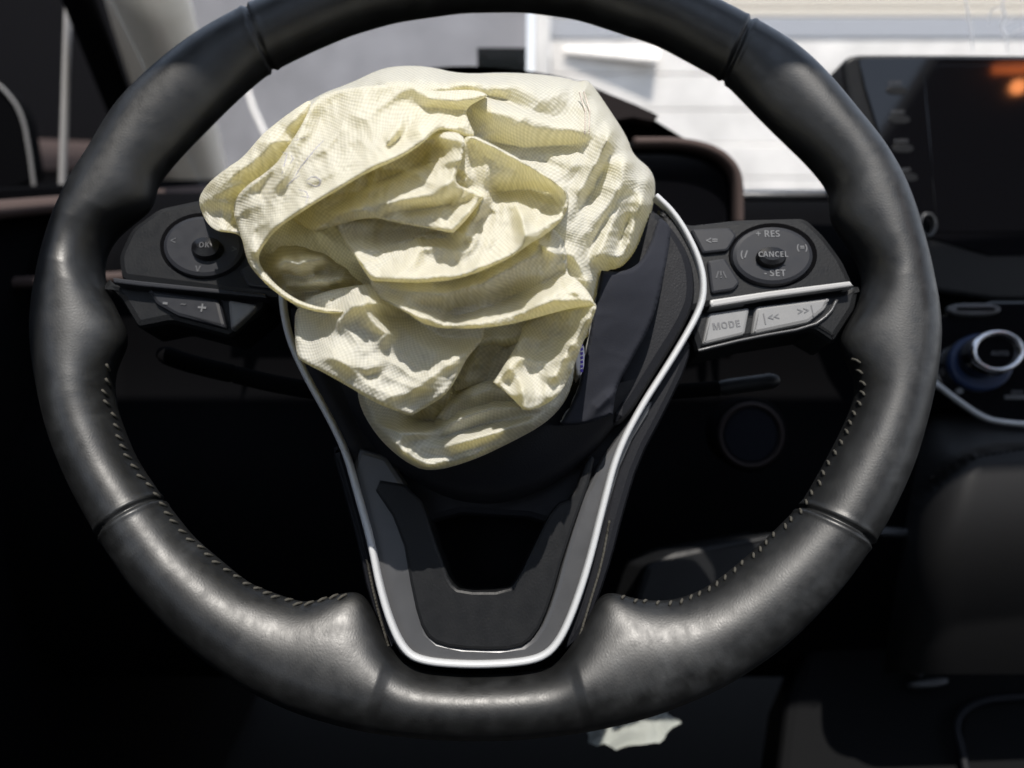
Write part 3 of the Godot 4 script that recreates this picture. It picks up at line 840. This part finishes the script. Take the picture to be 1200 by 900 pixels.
	for k in line.size() - 1:
		for m in 7:
			var q: Vector2 = line[k].lerp(line[k + 1], m / 7.0) + Vector2(rr.randf_range(-0.9, 0.9), rr.randf_range(-0.6, 0.6))
			rag.append(at(wheel, q, (sheet_height(flap_sheet, [], 20, q) - 3.4 + rr.randf_range(-0.4, 0.4)) * 0.001))
	add_sweep(g, rag, wheel.basis.z, 0.0004, 0.0009, false, 6)
	put("torn_edge", g, M.torn_foam, t)
	# rounded bottom of the gas generator housing
	g = Geo.new()
	var rows := 14; var cols := 40
	for j in rows:
		var q := j / float(rows - 1)
		for k in cols:
			var u := k / float(cols - 1)
			var top := Vector2(lerpf(395, 760, u), 440 + 30 * sin(PI * u))
			var bot := Vector2(lerpf(418, 735, u), lerpf(480, 470, u) + 115 * pow(sin(PI * clampf(u * 0.98 + 0.02, 0, 1)), 0.7))
			var p := top.lerp(bot, q)
			g.add(at(wheel, p, 0.002 + 0.02 * sqrt(maxf(0.0, 1.0 - q * q)) * sin(PI * lerpf(0.1, 0.9, u))))
	for j in rows - 1:
		for k in cols - 1:
			g.quad(j * cols + k, j * cols + k + 1, (j + 1) * cols + k + 1, (j + 1) * cols + k)
	put("module_lid", g, M.cover_plastic, t)

# ---------------------------------------------------------------- airbag
const CELL := 2.0
# each sheet: outline, heights in mm over the wheel at points, folds [width, x, y, amount, x, y, amount ...], edge roll width and drop, turn of the weave
var sheets := [
	{ # back of the bag: top roll and right side
		"poly": [232, 235, 250, 210, 285, 185, 310, 155, 370, 112, 412, 97, 440, 83, 462, 77, 500, 77, 540, 87, 600, 84, 660, 90, 676, 96, 688, 93, 697, 103, 712, 125, 735, 160, 742, 182, 762, 197, 769, 215, 765, 245, 750, 290, 730, 315, 707, 317, 700, 360, 690, 400, 640, 420, 420, 420, 300, 320, 285, 280, 275, 272, 250, 270, 238, 255],
		"pts": [250, 235, 34, 320, 170, 46, 420, 110, 46, 500, 90, 44, 600, 95, 42, 680, 105, 40, 500, 130, 56, 600, 150, 54, 680, 170, 50, 720, 200, 42, 755, 230, 28, 740, 280, 26, 700, 300, 40, 660, 260, 50, 560, 260, 50, 450, 280, 40, 680, 350, 40, 400, 380, 30, 300, 260, 40],
		"folds": [[14, 430, 100, 0, 480, 92, 5, 560, 98, 7, 640, 102, 6, 690, 105, 0], [7, 500, 112, 0, 545, 108, -8, 592, 117, -9, 620, 130, -7, 650, 139, -7, 678, 133, 0],
			[11, 555, 135, 0, 575, 130, 8, 610, 134, 8, 650, 147, 7, 682, 154, 3], [10, 560, 160, 0, 580, 167, -8, 612, 173, -9, 675, 170, -7, 700, 160, 0],
			[4, 680, 108, 2, 686, 130, 3, 685, 160, 2], [6, 700, 120, 0, 715, 155, 7, 700, 190, 7, 680, 225, 6, 668, 262, 0], [7, 720, 165, 0, 706, 200, -6, 690, 230, -7, 672, 258, -3],
			[6, 735, 170, 0, 730, 215, 5, 700, 260, 5, 680, 300, 0], [5, 762, 200, 4, 752, 240, 7, 735, 290, 6, 722, 315, 2], [4, 745, 235, 0, 735, 262, -6, 722, 295, -5, 715, 315, 0], [4, 735, 225, 0, 718, 262, 5, 700, 300, 4, 690, 315, 0], [5, 722, 235, 0, 700, 272, -5, 682, 310, 0],
			[8, 600, 180, 0, 640, 190, -6, 668, 200, 0], [6, 645, 290, 0, 672, 300, 5, 690, 330, 4, 697, 350, 0]],
		"roll": 26, "drop": 34, "crumple": 0.6, "turn": 0.15},
	{ # bottom pocket
		"poly": [418, 470, 440, 510, 472, 540, 502, 554, 552, 541, 602, 517, 640, 496, 664, 470, 674, 440, 676, 405, 640, 390, 480, 420, 420, 430],
		"pts": [430, 480, 26, 470, 520, 38, 505, 545, 36, 560, 530, 42, 620, 500, 40, 660, 470, 34, 500, 470, 24, 560, 460, 30, 600, 440, 34],
		"folds": [[6, 425, 490, 0, 470, 508, 7, 500, 507, 8, 540, 490, 9, 577, 478, 8, 630, 478, 5, 655, 472, 0], [8, 470, 484, 0, 492, 492, -18, 508, 494, -20, 522, 484, -12, 535, 476, 0], [6, 500, 527, 0, 540, 518, 6, 580, 508, 7, 640, 486, 0], [4, 470, 518, 0, 520, 512, -5, 560, 500, -5, 620, 486, -4, 650, 476, 0], [5, 480, 530, 0, 530, 536, -4, 600, 510, -4, 645, 484, 0], [5, 440, 495, 0, 462, 518, 4, 490, 540, 3], [6, 515, 485, 0, 545, 462, 6, 580, 450, 5, 600, 445, 0]],
		"roll": 9, "drop": 12, "crumple": 0.7, "turn": 0.3},
	{ # loose fold over the pocket
		"poly": [512, 489, 512, 489, 524, 472, 545, 456, 577, 443, 610, 452, 650, 466, 655, 474, 640, 480, 610, 478, 580, 478, 556, 482, 538, 491, 524, 496],
		"pts": [520, 485, 30, 560, 460, 40, 600, 465, 40, 640, 474, 34, 540, 485, 30],
		"folds": [[7, 515, 488, 0, 540, 470, 5, 575, 455, 6, 610, 460, 4], [5, 540, 485, 0, 580, 472, -4, 630, 474, -3]],
		"roll": 5, "drop": 8, "crumple": 0.5, "turn": 0.3},
	{ # column between the lower flaps
		"poly": [530, 380, 620, 372, 612, 400, 585, 442, 545, 455, 530, 460, 525, 430],
		"pts": [560, 390, 36, 600, 385, 38, 545, 445, 36, 580, 440, 32],
		"folds": [[7, 568, 385, 2, 562, 410, 4, 545, 445, 4], [6, 605, 380, -2, 590, 420, -5, 580, 440, -3]],
		"roll": 9, "drop": 8, "turn": 0.1},
	{ # lower left flap
		"poly": [346, 358, 345, 390, 348, 418, 354, 424, 390, 442, 440, 472, 470, 484, 482, 487, 482, 487, 500, 477, 525, 461, 541, 432, 548, 418, 572, 392, 560, 340, 450, 330, 380, 340],
		"pts": [350, 400, 52, 380, 360, 52, 400, 420, 59, 440, 455, 56, 480, 480, 50, 520, 440, 56, 550, 400, 52, 430, 370, 60, 480, 380, 52, 500, 415, 54],
		"folds": [[7, 388, 400, 0, 398, 374, 6, 412, 359, 8, 432, 354, 7, 452, 358, 3], [6, 424, 362, 3, 440, 378, 5, 454, 391, 6, 436, 412, 0], [8, 452, 370, -5, 480, 372, -5, 520, 395, -6, 560, 395, -4], [7, 352, 424, 0, 390, 420, 3, 430, 435, 4, 455, 420, 0], [5, 410, 425, 0, 430, 440, -4, 455, 435, 0], [7, 440, 470, 0, 480, 460, 5, 520, 430, 4, 545, 415, 4]],
		"roll": 5, "drop": 15, "crumple": 0.6, "turn": -0.5},
	{ # lower right flap
		"poly": [616, 372, 698, 356, 698, 356, 699, 362, 690, 385, 680, 410, 668, 440, 656, 462, 640, 474, 622, 481, 613, 480, 613, 480, 596, 462, 578, 448, 578, 448, 590, 430, 608, 400],
		"pts": [640, 380, 46, 690, 365, 58, 600, 435, 50, 615, 470, 60, 650, 440, 56, 640, 410, 46, 670, 410, 54],
		"folds": [[5, 697, 360, 8, 680, 390, 8, 664, 412, 7, 650, 442, 6], [7, 580, 447, 4, 600, 430, 7, 610, 420, 2], [6, 600, 430, 0, 618, 440, -3, 640, 432, 0], [6, 602, 432, 0, 612, 455, 6, 616, 478, 4], [9, 630, 385, 0, 645, 395, -5, 660, 392, -3], [5, 640, 470, 0, 642, 440, 4, 650, 420, 0]],
		"roll": 5, "drop": 16, "turn": 0.05},
	{ # inside of the cup
		"poly": [290, 230, 350, 225, 400, 235, 430, 270, 440, 330, 430, 360, 380, 366, 330, 350, 298, 320],
		"pts": [305, 290, 40, 350, 255, 20, 385, 270, -30, 396, 286, -34, 422, 300, 6, 338, 310, 62, 360, 311, 66, 380, 309, 66, 400, 328, 50, 340, 348, 44, 380, 352, 48, 420, 350, 40, 330, 272, 28, 318, 330, 42],
		"folds": [[6, 318, 324, 0, 334, 306, 12, 350, 308, 10, 364, 304, 14, 378, 302, 16, 388, 306, 8], [5, 322, 318, 0, 340, 322, -7, 356, 326, -7, 376, 320, -6, 400, 318, 0], [6, 336, 338, 0, 365, 330, 7, 400, 326, 8, 412, 322, 0], [4, 335, 342, 0, 370, 342, -6, 410, 338, -6], [5, 340, 350, 0, 380, 350, 6, 410, 350, 8, 425, 340, 0], [6, 310, 250, 0, 325, 275, 6, 338, 290, 0], [6, 305, 300, 0, 322, 285, -6, 340, 262, -8], [4, 396, 300, 0, 404, 316, 7, 408, 330, 3]],
		"roll": 8, "drop": 6, "turn": 0.8},
	{ # lower pouch under the centre
		"poly": [418, 300, 432, 325, 440, 345, 458, 357, 480, 368, 496, 380, 520, 385.5, 560, 385, 600, 380, 640, 369, 670, 361, 698, 358, 698, 358, 690, 342, 675, 326, 664, 322, 665, 296, 655, 270, 620, 255, 500, 270],
		"pts": [440, 330, 60, 500, 340, 62, 560, 330, 60, 620, 300, 58, 655, 300, 56, 600, 345, 52, 540, 365, 56, 500, 375, 66, 560, 380, 68, 640, 360, 66, 690, 355, 62, 670, 335, 60],
		"folds": [[9, 440, 335, 0, 480, 342, 7, 520, 345, 8, 570, 330, 8, 610, 308, 7, 645, 295, 4], [11, 470, 352, 0, 520, 368, -8, 570, 360, -10, 620, 340, -9, 660, 318, -7, 670, 300, 0], [6, 450, 352, 4, 480, 366, 7, 520, 380, 8, 560, 379, 8, 610, 366, 7, 650, 352, 7, 697, 352, 5], [5, 600, 372, 0, 640, 348, 4, 672, 330, 5], [4, 630, 300, 0, 632, 285, 4, 650, 298, 5, 640, 320, 0], [4, 660, 340, 0, 676, 342, 3, 690, 350, 0]],
		"roll": 2.6, "drop": 18, "turn": 0.25},
	{ # centre flap
		"poly": [390, 258, 390, 258, 405, 285, 420, 306, 428, 320, 436, 329, 436, 329, 470, 331, 500, 331, 530, 328, 552, 322, 575, 313, 600, 301, 620, 286, 640, 275, 662, 255, 668, 235, 664, 222, 640, 205, 607, 185, 575, 168, 547, 155, 500, 190, 440, 230],
		"pts": [400, 262, 58, 430, 310, 66, 480, 325, 74, 550, 318, 74, 610, 285, 74, 560, 280, 72, 500, 285, 66, 450, 270, 56, 520, 250, 62, 600, 230, 62, 640, 240, 60, 650, 220, 68, 600, 190, 70, 560, 170, 70],
		"folds": [[6, 404, 288, 0, 420, 306, 3, 440, 325, 4, 500, 326, 5, 550, 318, 5, 600, 298, 4], [6, 575, 228, 0, 592, 240, 5, 605, 240, 8, 612, 255, 9, 616, 275, 8, 612, 288, 4], [5, 565, 235, 5, 560, 250, 8, 545, 275, 7, 530, 290, 0], [9, 585, 225, -8, 615, 222, -13, 645, 228, -12, 655, 240, -5], [6, 555, 160, 4, 600, 182, 6, 640, 204, 7, 661, 224, 8, 664, 238, 7, 655, 256, 5, 625, 276, 3], [7, 540, 285, 0, 555, 262, -5, 575, 250, -5, 590, 252, 0], [8, 440, 268, 0, 480, 268, -5, 530, 280, -6, 548, 270, 0], [6, 620, 268, 0, 640, 262, 3, 655, 255, 0]],
		"roll": 2.6, "drop": 12, "turn": -0.08},
	{ # second band with its pointed flap
		"poly": [336, 246, 340, 256, 356, 266, 370, 272, 370, 272, 400, 262, 435, 254, 470, 262, 505, 268, 531, 273, 531, 273, 548, 256, 567, 231, 567, 231, 560, 225, 530, 215, 540, 190, 548, 160, 520, 150, 440, 190, 370, 235],
		"pts": [342, 253, 44, 356, 258, 54, 370, 264, 64, 385, 250, 60, 420, 240, 72, 470, 232, 76, 520, 220, 78, 540, 180, 78, 450, 205, 68, 500, 190, 68, 530, 262, 78, 480, 252, 72, 555, 235, 78, 400, 235, 60],
		"folds": [[7, 375, 264, 3, 410, 248, 5, 460, 236, 6, 500, 226, 6, 528, 214, 5, 546, 168, 5], [9, 385, 250, 0, 430, 218, -8, 470, 203, -10, 495, 190, -10, 510, 172, -6, 512, 160, 0], [6, 400, 240, 0, 450, 217, 5, 490, 202, 5, 515, 190, 0], [6, 450, 248, -2, 490, 246, -6, 530, 240, -8, 556, 232, -3], [4, 500, 262, 0, 530, 268, 4, 545, 252, 4, 562, 230, 4], [4, 508, 160, 0, 506, 180, 3, 500, 205, 0], [4, 470, 232, 0, 500, 222, -3, 525, 218, 0]],
		"roll": 2.6, "drop": 13, "turn": 0.12},
	{ # left roll of the cup with the big upper sheet
		"poly": [278, 225, 272, 250, 284, 280, 288, 300, 295, 316, 320, 341, 346, 358, 372, 366, 400, 368, 408, 364, 378, 361, 348, 352, 322, 333, 304, 311, 303, 298, 312, 284, 324, 268, 355, 247, 395, 223, 432, 201, 470, 185, 497, 167, 508, 155, 520, 150, 560, 165, 548, 140, 545, 128, 560, 118, 575, 112, 555, 104, 500, 108, 480, 96, 440, 100, 400, 104, 369, 114, 352, 150, 335, 175, 322, 195],
		"pts": [285, 260, 56, 300, 300, 58, 330, 345, 62, 380, 364, 62, 310, 230, 67, 330, 255, 72, 365, 238, 76, 400, 215, 80, 350, 200, 76, 450, 190, 82, 500, 160, 82, 420, 150, 76, 380, 130, 66, 480, 120, 70, 540, 120, 64, 550, 150, 70, 340, 180, 70],
		"folds": [[6, 300, 295, 4, 320, 268, 5, 355, 244, 6, 395, 220, 6, 432, 197, 7, 470, 181, 7, 497, 164, 7], [8, 368, 114, 3, 350, 155, 5, 330, 195, 5, 318, 240, 3, 308, 280, 0], [6, 345, 150, -2, 326, 195, -3, 305, 225, -3], [6, 480, 100, 0, 505, 116, 5, 535, 118, 6, 565, 112, 3], [7, 460, 120, 0, 500, 126, -3, 540, 130, -4, 556, 122, 0], [4, 474, 130, 0, 466, 150, 3, 452, 172, 3], [4, 490, 134, 0, 474, 158, -4, 455, 172, -4, 448, 162, 0], [5, 500, 135, 0, 488, 152, 3, 480, 165, 0], [6, 400, 130, 0, 430, 140, 2, 440, 165, 0], [5, 545, 130, 0, 540, 148, 4, 520, 152, 0], [9, 290, 235, 0, 298, 255, 4, 296, 280, 4, 300, 305, 3], [4, 350, 190, 0, 380, 175, 2, 400, 150, 2, 405, 130, 0]],
		"roll": 4.5, "drop": 17, "crumple": 0.75, "turn": 0.62},
	{ # left ear
		"poly": [232, 236, 238, 222, 250, 209, 270, 194, 285, 185, 300, 166, 312, 153, 345, 128, 369, 113, 352, 150, 336, 178, 325, 196, 310, 205, 296, 222, 290, 245, 287, 278, 275, 273, 252, 271, 240, 258],
		"pts": [240, 240, 48, 270, 210, 64, 310, 175, 68, 345, 145, 66, 270, 255, 56, 300, 210, 62, 285, 230, 54],
		"folds": [[9, 240, 238, 0, 262, 215, 5, 290, 195, 6, 320, 168, 5, 345, 140, 4, 365, 118, 0], [7, 318, 197, -3, 298, 216, -8, 282, 240, -8, 278, 262, -5], [5, 290, 250, 2, 300, 222, 4, 318, 204, 3]],
		"roll": 13, "drop": 22, "turn": 0.25},
]
var flap_sheet := {
	"poly": [705, 317, 705, 317, 728, 319, 747, 311, 760, 292, 770, 258, 776, 256, 786, 266, 786, 280, 777, 330, 764, 380, 736, 430, 722, 455, 718, 486, 718, 486, 690, 497, 655, 499, 655, 499, 668, 478, 680, 450, 684, 427, 693, 380],
	"pts": [708, 322, 35, 730, 325, 34, 750, 318, 26, 772, 268, 6, 782, 280, 1, 776, 330, 2, 762, 380, 4, 740, 420, 6, 722, 455, 10, 716, 484, 8, 694, 380, 34, 685, 430, 31, 670, 478, 22, 660, 496, 14, 690, 490, 14, 725, 380, 27, 710, 440, 22],
	"folds": [[4, 725, 455, 0, 712, 466, 3, 700, 478, 3, 690, 494, 0]],
	"roll": 4, "drop": 6, "crumple": 0.1, "soft": 2600.0, "turn": 0.0}
const INK := [[330, 205, 334, 190, 337, 178], [345, 208, 352, 196, 362, 184, 372, 172, 380, 164], [335, 220, 342, 212, 352, 205], [330, 178, 345, 184, 340, 192], [358, 212, 368, 206, 377, 212, 372, 220, 360, 214], [350, 222, 362, 226, 358, 240], [352, 230, 366, 232], [345, 165, 360, 160]]

func inside(p: Vector2, poly: PackedVector2Array) -> bool:
	var odd := false
	var j := poly.size() - 1
	for k in poly.size():
		var a := poly[k]; var b := poly[j]
		if (a.y > p.y) != (b.y > p.y) and p.x < (b.x - a.x) * (p.y - a.y) / (b.y - a.y) + a.x: odd = not odd
		j = k
	return odd

func polar_fold(p: Vector2, fold: Array) -> float:
	var best := 1e9; var amt := 0.0
	var w: float = fold[0]
	for k in range(1, fold.size() - 3, 3):
		var a := Vector2(fold[k], fold[k + 1]); var d := Vector2(fold[k + 3], fold[k + 4]) - a
		var t := clampf((p - a).dot(d) / d.length_squared(), 0.0, 1.0)
		var ds := (p - a - d * t).length_squared()
		if ds < best:
			best = ds; amt = lerpf(fold[k + 2], fold[k + 5], t)
	var e := (sqrt(best + 1.6) - 1.26) / w
	if e > 2.4: return 0.0
	return amt * pow(1.0 - e / 2.4, 1.7)

func fold_boxes(sh: Dictionary) -> Array:
	var boxes := []
	for f in sh.folds:
		var a := Vector2(1e9, 1e9); var b := -a
		for k in range(1, f.size(), 3):
			a = a.min(Vector2(f[k], f[k + 1])); b = b.max(Vector2(f[k], f[k + 1]))
		boxes.append(Rect2(a, b - a).grow(f[0] * 3.2))
	return boxes

func sheet_height(sh: Dictionary, boxes: Array, number: int, p: Vector2) -> float:
	var soft: float = sh.get("soft", 420.0)
	var h := 0.0; var ws := 0.0
	for k in range(0, sh.pts.size(), 3):
		var dx: float = p.x - sh.pts[k]; var dy: float = p.y - sh.pts[k + 1]
		var w := 1.0 / pow(dx * dx + dy * dy + soft, 1.6)
		h += w * sh.pts[k + 2]; ws += w
	h /= ws
	for k in boxes.size():
		if boxes[k].has_point(p): h += polar_fold(p, sh.folds[k])
	# small creases
	var q2 := p.rotated(sh.turn)
	var wx := 6.0 * noise.get_noise_2d(p.x * 0.02, p.y * 0.02 + 50.0 * number)
	var cr: float = sh.get("crumple", 1.45)
	h += 3.4 * cr * (0.3 - absf(noise.get_noise_3d(q2.x * 0.010 + wx * 0.03, q2.y * 0.027 + wx * 0.02, number * 7.0)))
	var q3 := p.rotated(sh.turn + 1.1)
	h += 1.3 * cr * (0.3 - absf(noise.get_noise_3d(q3.x * 0.016 + wx * 0.04, q3.y * 0.042, number * 3.0 + 90.0)))
	h += 0.5 * cr * (0.3 - absf(noise.get_noise_3d(q2.y * 0.034 + wx * 0.05, q2.x * 0.085, number * 5.0 + 30.0)))
	return h + 11.0

func add_sheet(g: Geo, sh: Dictionary, number: int):
	var poly := PackedVector2Array()
	for k in range(0, sh.poly.size(), 2): poly.append(Vector2(sh.poly[k], sh.poly[k + 1]))
	poly = chaikin(poly, 2)
	var n := poly.size()
	var lo := Vector2(1e9, 1e9); var hi := -lo
	for p in poly: lo = lo.min(p); hi = hi.max(p)
	var W := int((hi.x - lo.x) / CELL) + 5; var H := int((hi.y - lo.y) / CELL) + 5
	lo -= Vector2(2, 2) * CELL
	var boxes := fold_boxes(sh)
	var rim := {}
	var first := g.i.size()
	var id := PackedInt32Array(); id.resize(W * H); id.fill(-1)
	var turn: float = sh.turn
	for y in H:
		for x in W:
			var p := lo + Vector2(x, y) * CELL
			var best := 1e9; var bp := p
			for k in n:
				var a := poly[k]; var d := poly[(k + 1) % n] - a
				var t := clampf((p - a).dot(d) / d.length_squared(), 0.0, 1.0)
				var q := a + d * t
				var ds := (p - q).length_squared()
				if ds < best: best = ds; bp = q
			var dist := sqrt(best)
			if not inside(p, poly):
				if dist > CELL * 1.3: continue
				p = bp; dist = 0.0
			elif dist < CELL * 0.3:
				p = bp; dist = 0.0
			var h := sheet_height(sh, boxes, number, p)
			var q2 := p.rotated(turn)
			var rr: float = sh.roll * (1.0 + 0.35 * noise.get_noise_2d(p.x * 0.03, p.y * 0.03 + 200.0))
			var e := clampf(1.0 - dist / rr, 0.0, 1.0)
			h -= (sh.drop + 11.0 if number < 2 else 2.2) * (1.0 - sqrt(maxf(0.0, 1.0 - e * e)))
			var uv := q2 + Vector2(noise.get_noise_2d(p.x * 0.012, p.y * 0.012), noise.get_noise_2d(p.x * 0.012 + 70.0, p.y * 0.012)) * 9.0 + Vector2(0.55, 0.75) * h
			var col := Color(1, 1, 1)
			if dist == 0.0:
				rim[g.v.size()] = Vector3(p.x, p.y, h)
			id[y * W + x] = g.add(at(wheel, p, h * 0.001), uv / (2.5 * 16.0), col)
	for y in H - 1:
		for x in W - 1:
			var a := id[y * W + x]; var b := id[y * W + x + 1]; var c := id[(y + 1) * W + x + 1]; var d := id[(y + 1) * W + x]
			if a >= 0 and b >= 0 and c >= 0: g.tri(a, b, c)
			elif a >= 0 and b >= 0 and d >= 0: g.tri(a, b, d)
			if a >= 0 and c >= 0 and d >= 0: g.tri(a, c, d)
			elif b >= 0 and c >= 0 and d >= 0: g.tri(b, c, d)
	if number < 2: return
	# the hem turns under
	var edges := {}
	var inward := {}
	for k in range(first, g.i.size(), 3):
		for m in 3:
			var a := g.i[k + m]; var b := g.i[k + (m + 1) % 3]; var c := g.i[k + (m + 2) % 3]
			if not (rim.has(a) and rim.has(b)): continue
			var key := Vector2i(mini(a, b), maxi(a, b))
			if edges.has(key): edges[key] = []
			else: edges[key] = [a, b, c]
	for key in edges:
		var e: Array = edges[key]
		if e.is_empty(): continue
		var pa: Vector3 = rim[e[0]]; var pb: Vector3 = rim[e[1]]
		var dirn := Vector2(pb.x - pa.x, pb.y - pa.y).orthogonal().normalized()
		var d3 := wheel.basis.x * dirn.x - wheel.basis.y * dirn.y
		if d3.dot(g.v[e[2]] - g.v[e[0]]) < 0.0: dirn = -dirn
		for m in 2: inward[e[m]] = inward.get(e[m], Vector2.ZERO) + dirn
	var under := {}
	var hem := {}
	for k in inward:
		var p: Vector3 = rim[k]; var iw: Vector2 = inward[k].normalized()
		var q := Vector2(p.x, p.y) + iw * 6.0
		if not inside(q, poly): q = Vector2(p.x, p.y) - iw * 6.0
		if not inside(q, poly): q = Vector2(p.x, p.y)
		hem[k] = g.add(g.v[k], g.uv[k])
		under[k] = g.add(at(wheel, q, (p.z - sh.drop - 6.0) * 0.001), g.uv[k] + Vector2(0.3, 0.2))
	for key in edges:
		var e: Array = edges[key]
		if e.is_empty(): continue
		g.quad(hem[e[1]], hem[e[0]], under[e[0]], under[e[1]])

func build_airbag():
	var t := thing("airbag", "crumpled cream woven airbag hanging out of the wheel centre", "airbag", wheel * Vector3(0, 0, 0.01))
	var g := Geo.new()
	for k in sheets.size(): add_sheet(g, sheets[k], k)
	put("bag_cloth", g, M.bag_fabric, t)
	g = Geo.new()
	var top: Dictionary = sheets[10]
	var bx := fold_boxes(top)
	for k in INK:
		var line := PackedVector2Array()
		for m in range(0, k.size(), 2): line.append(Vector2(k[m], k[m + 1]))
		line = chaikin(line, 1, false)
		var pts := PackedVector3Array()
		for q in line: pts.append(at(wheel, q, sheet_height(top, bx, 10, q) * 0.001))
		add_sweep(g, pts, wheel.basis.z, 0.00018, 0.00024, false, 6, 1.0, true)
	put("ink_marks", g, M.ink, t)
	g = Geo.new()
	bx = fold_boxes(sheets[0])
	for side in [[679, 108, 686, 130, 685, 158], [684, 107, 691, 130, 690, 158]]:
		for k in 22:
			var u := k / 22.0 * 1.999; var m := int(u)
			var a := Vector2(side[m * 2], side[m * 2 + 1]).lerp(Vector2(side[m * 2 + 2], side[m * 2 + 3]), u - m)
			var b := a + Vector2(0.4, 1.6)
			add_sweep(g, PackedVector3Array([at(wheel, a, sheet_height(sheets[0], bx, 0, a) * 0.001), at(wheel, b, sheet_height(sheets[0], bx, 0, b) * 0.001)]), wheel.basis.z, 0.0003, 0.0004, false, 5)
	put("seam_stitching", g, M.seam_thread, t).set_meta("kind", "stuff")
	var tag := plate("care_tag", wheel, [672, 402, 681, 398, 686, 408, 684, 436, 676, 440], 0.020, 0.034, 0.001, M.tag, t, 1)
	for k in 7:
		plate("tag_print", wheel, [680, 403 + k * 5, 683, 402 + k * 5, 683.5, 405 + k * 5, 680.5, 406 + k * 5], 0.033, 0.0344, 0.0001, M.tag_ink, tag, 0)
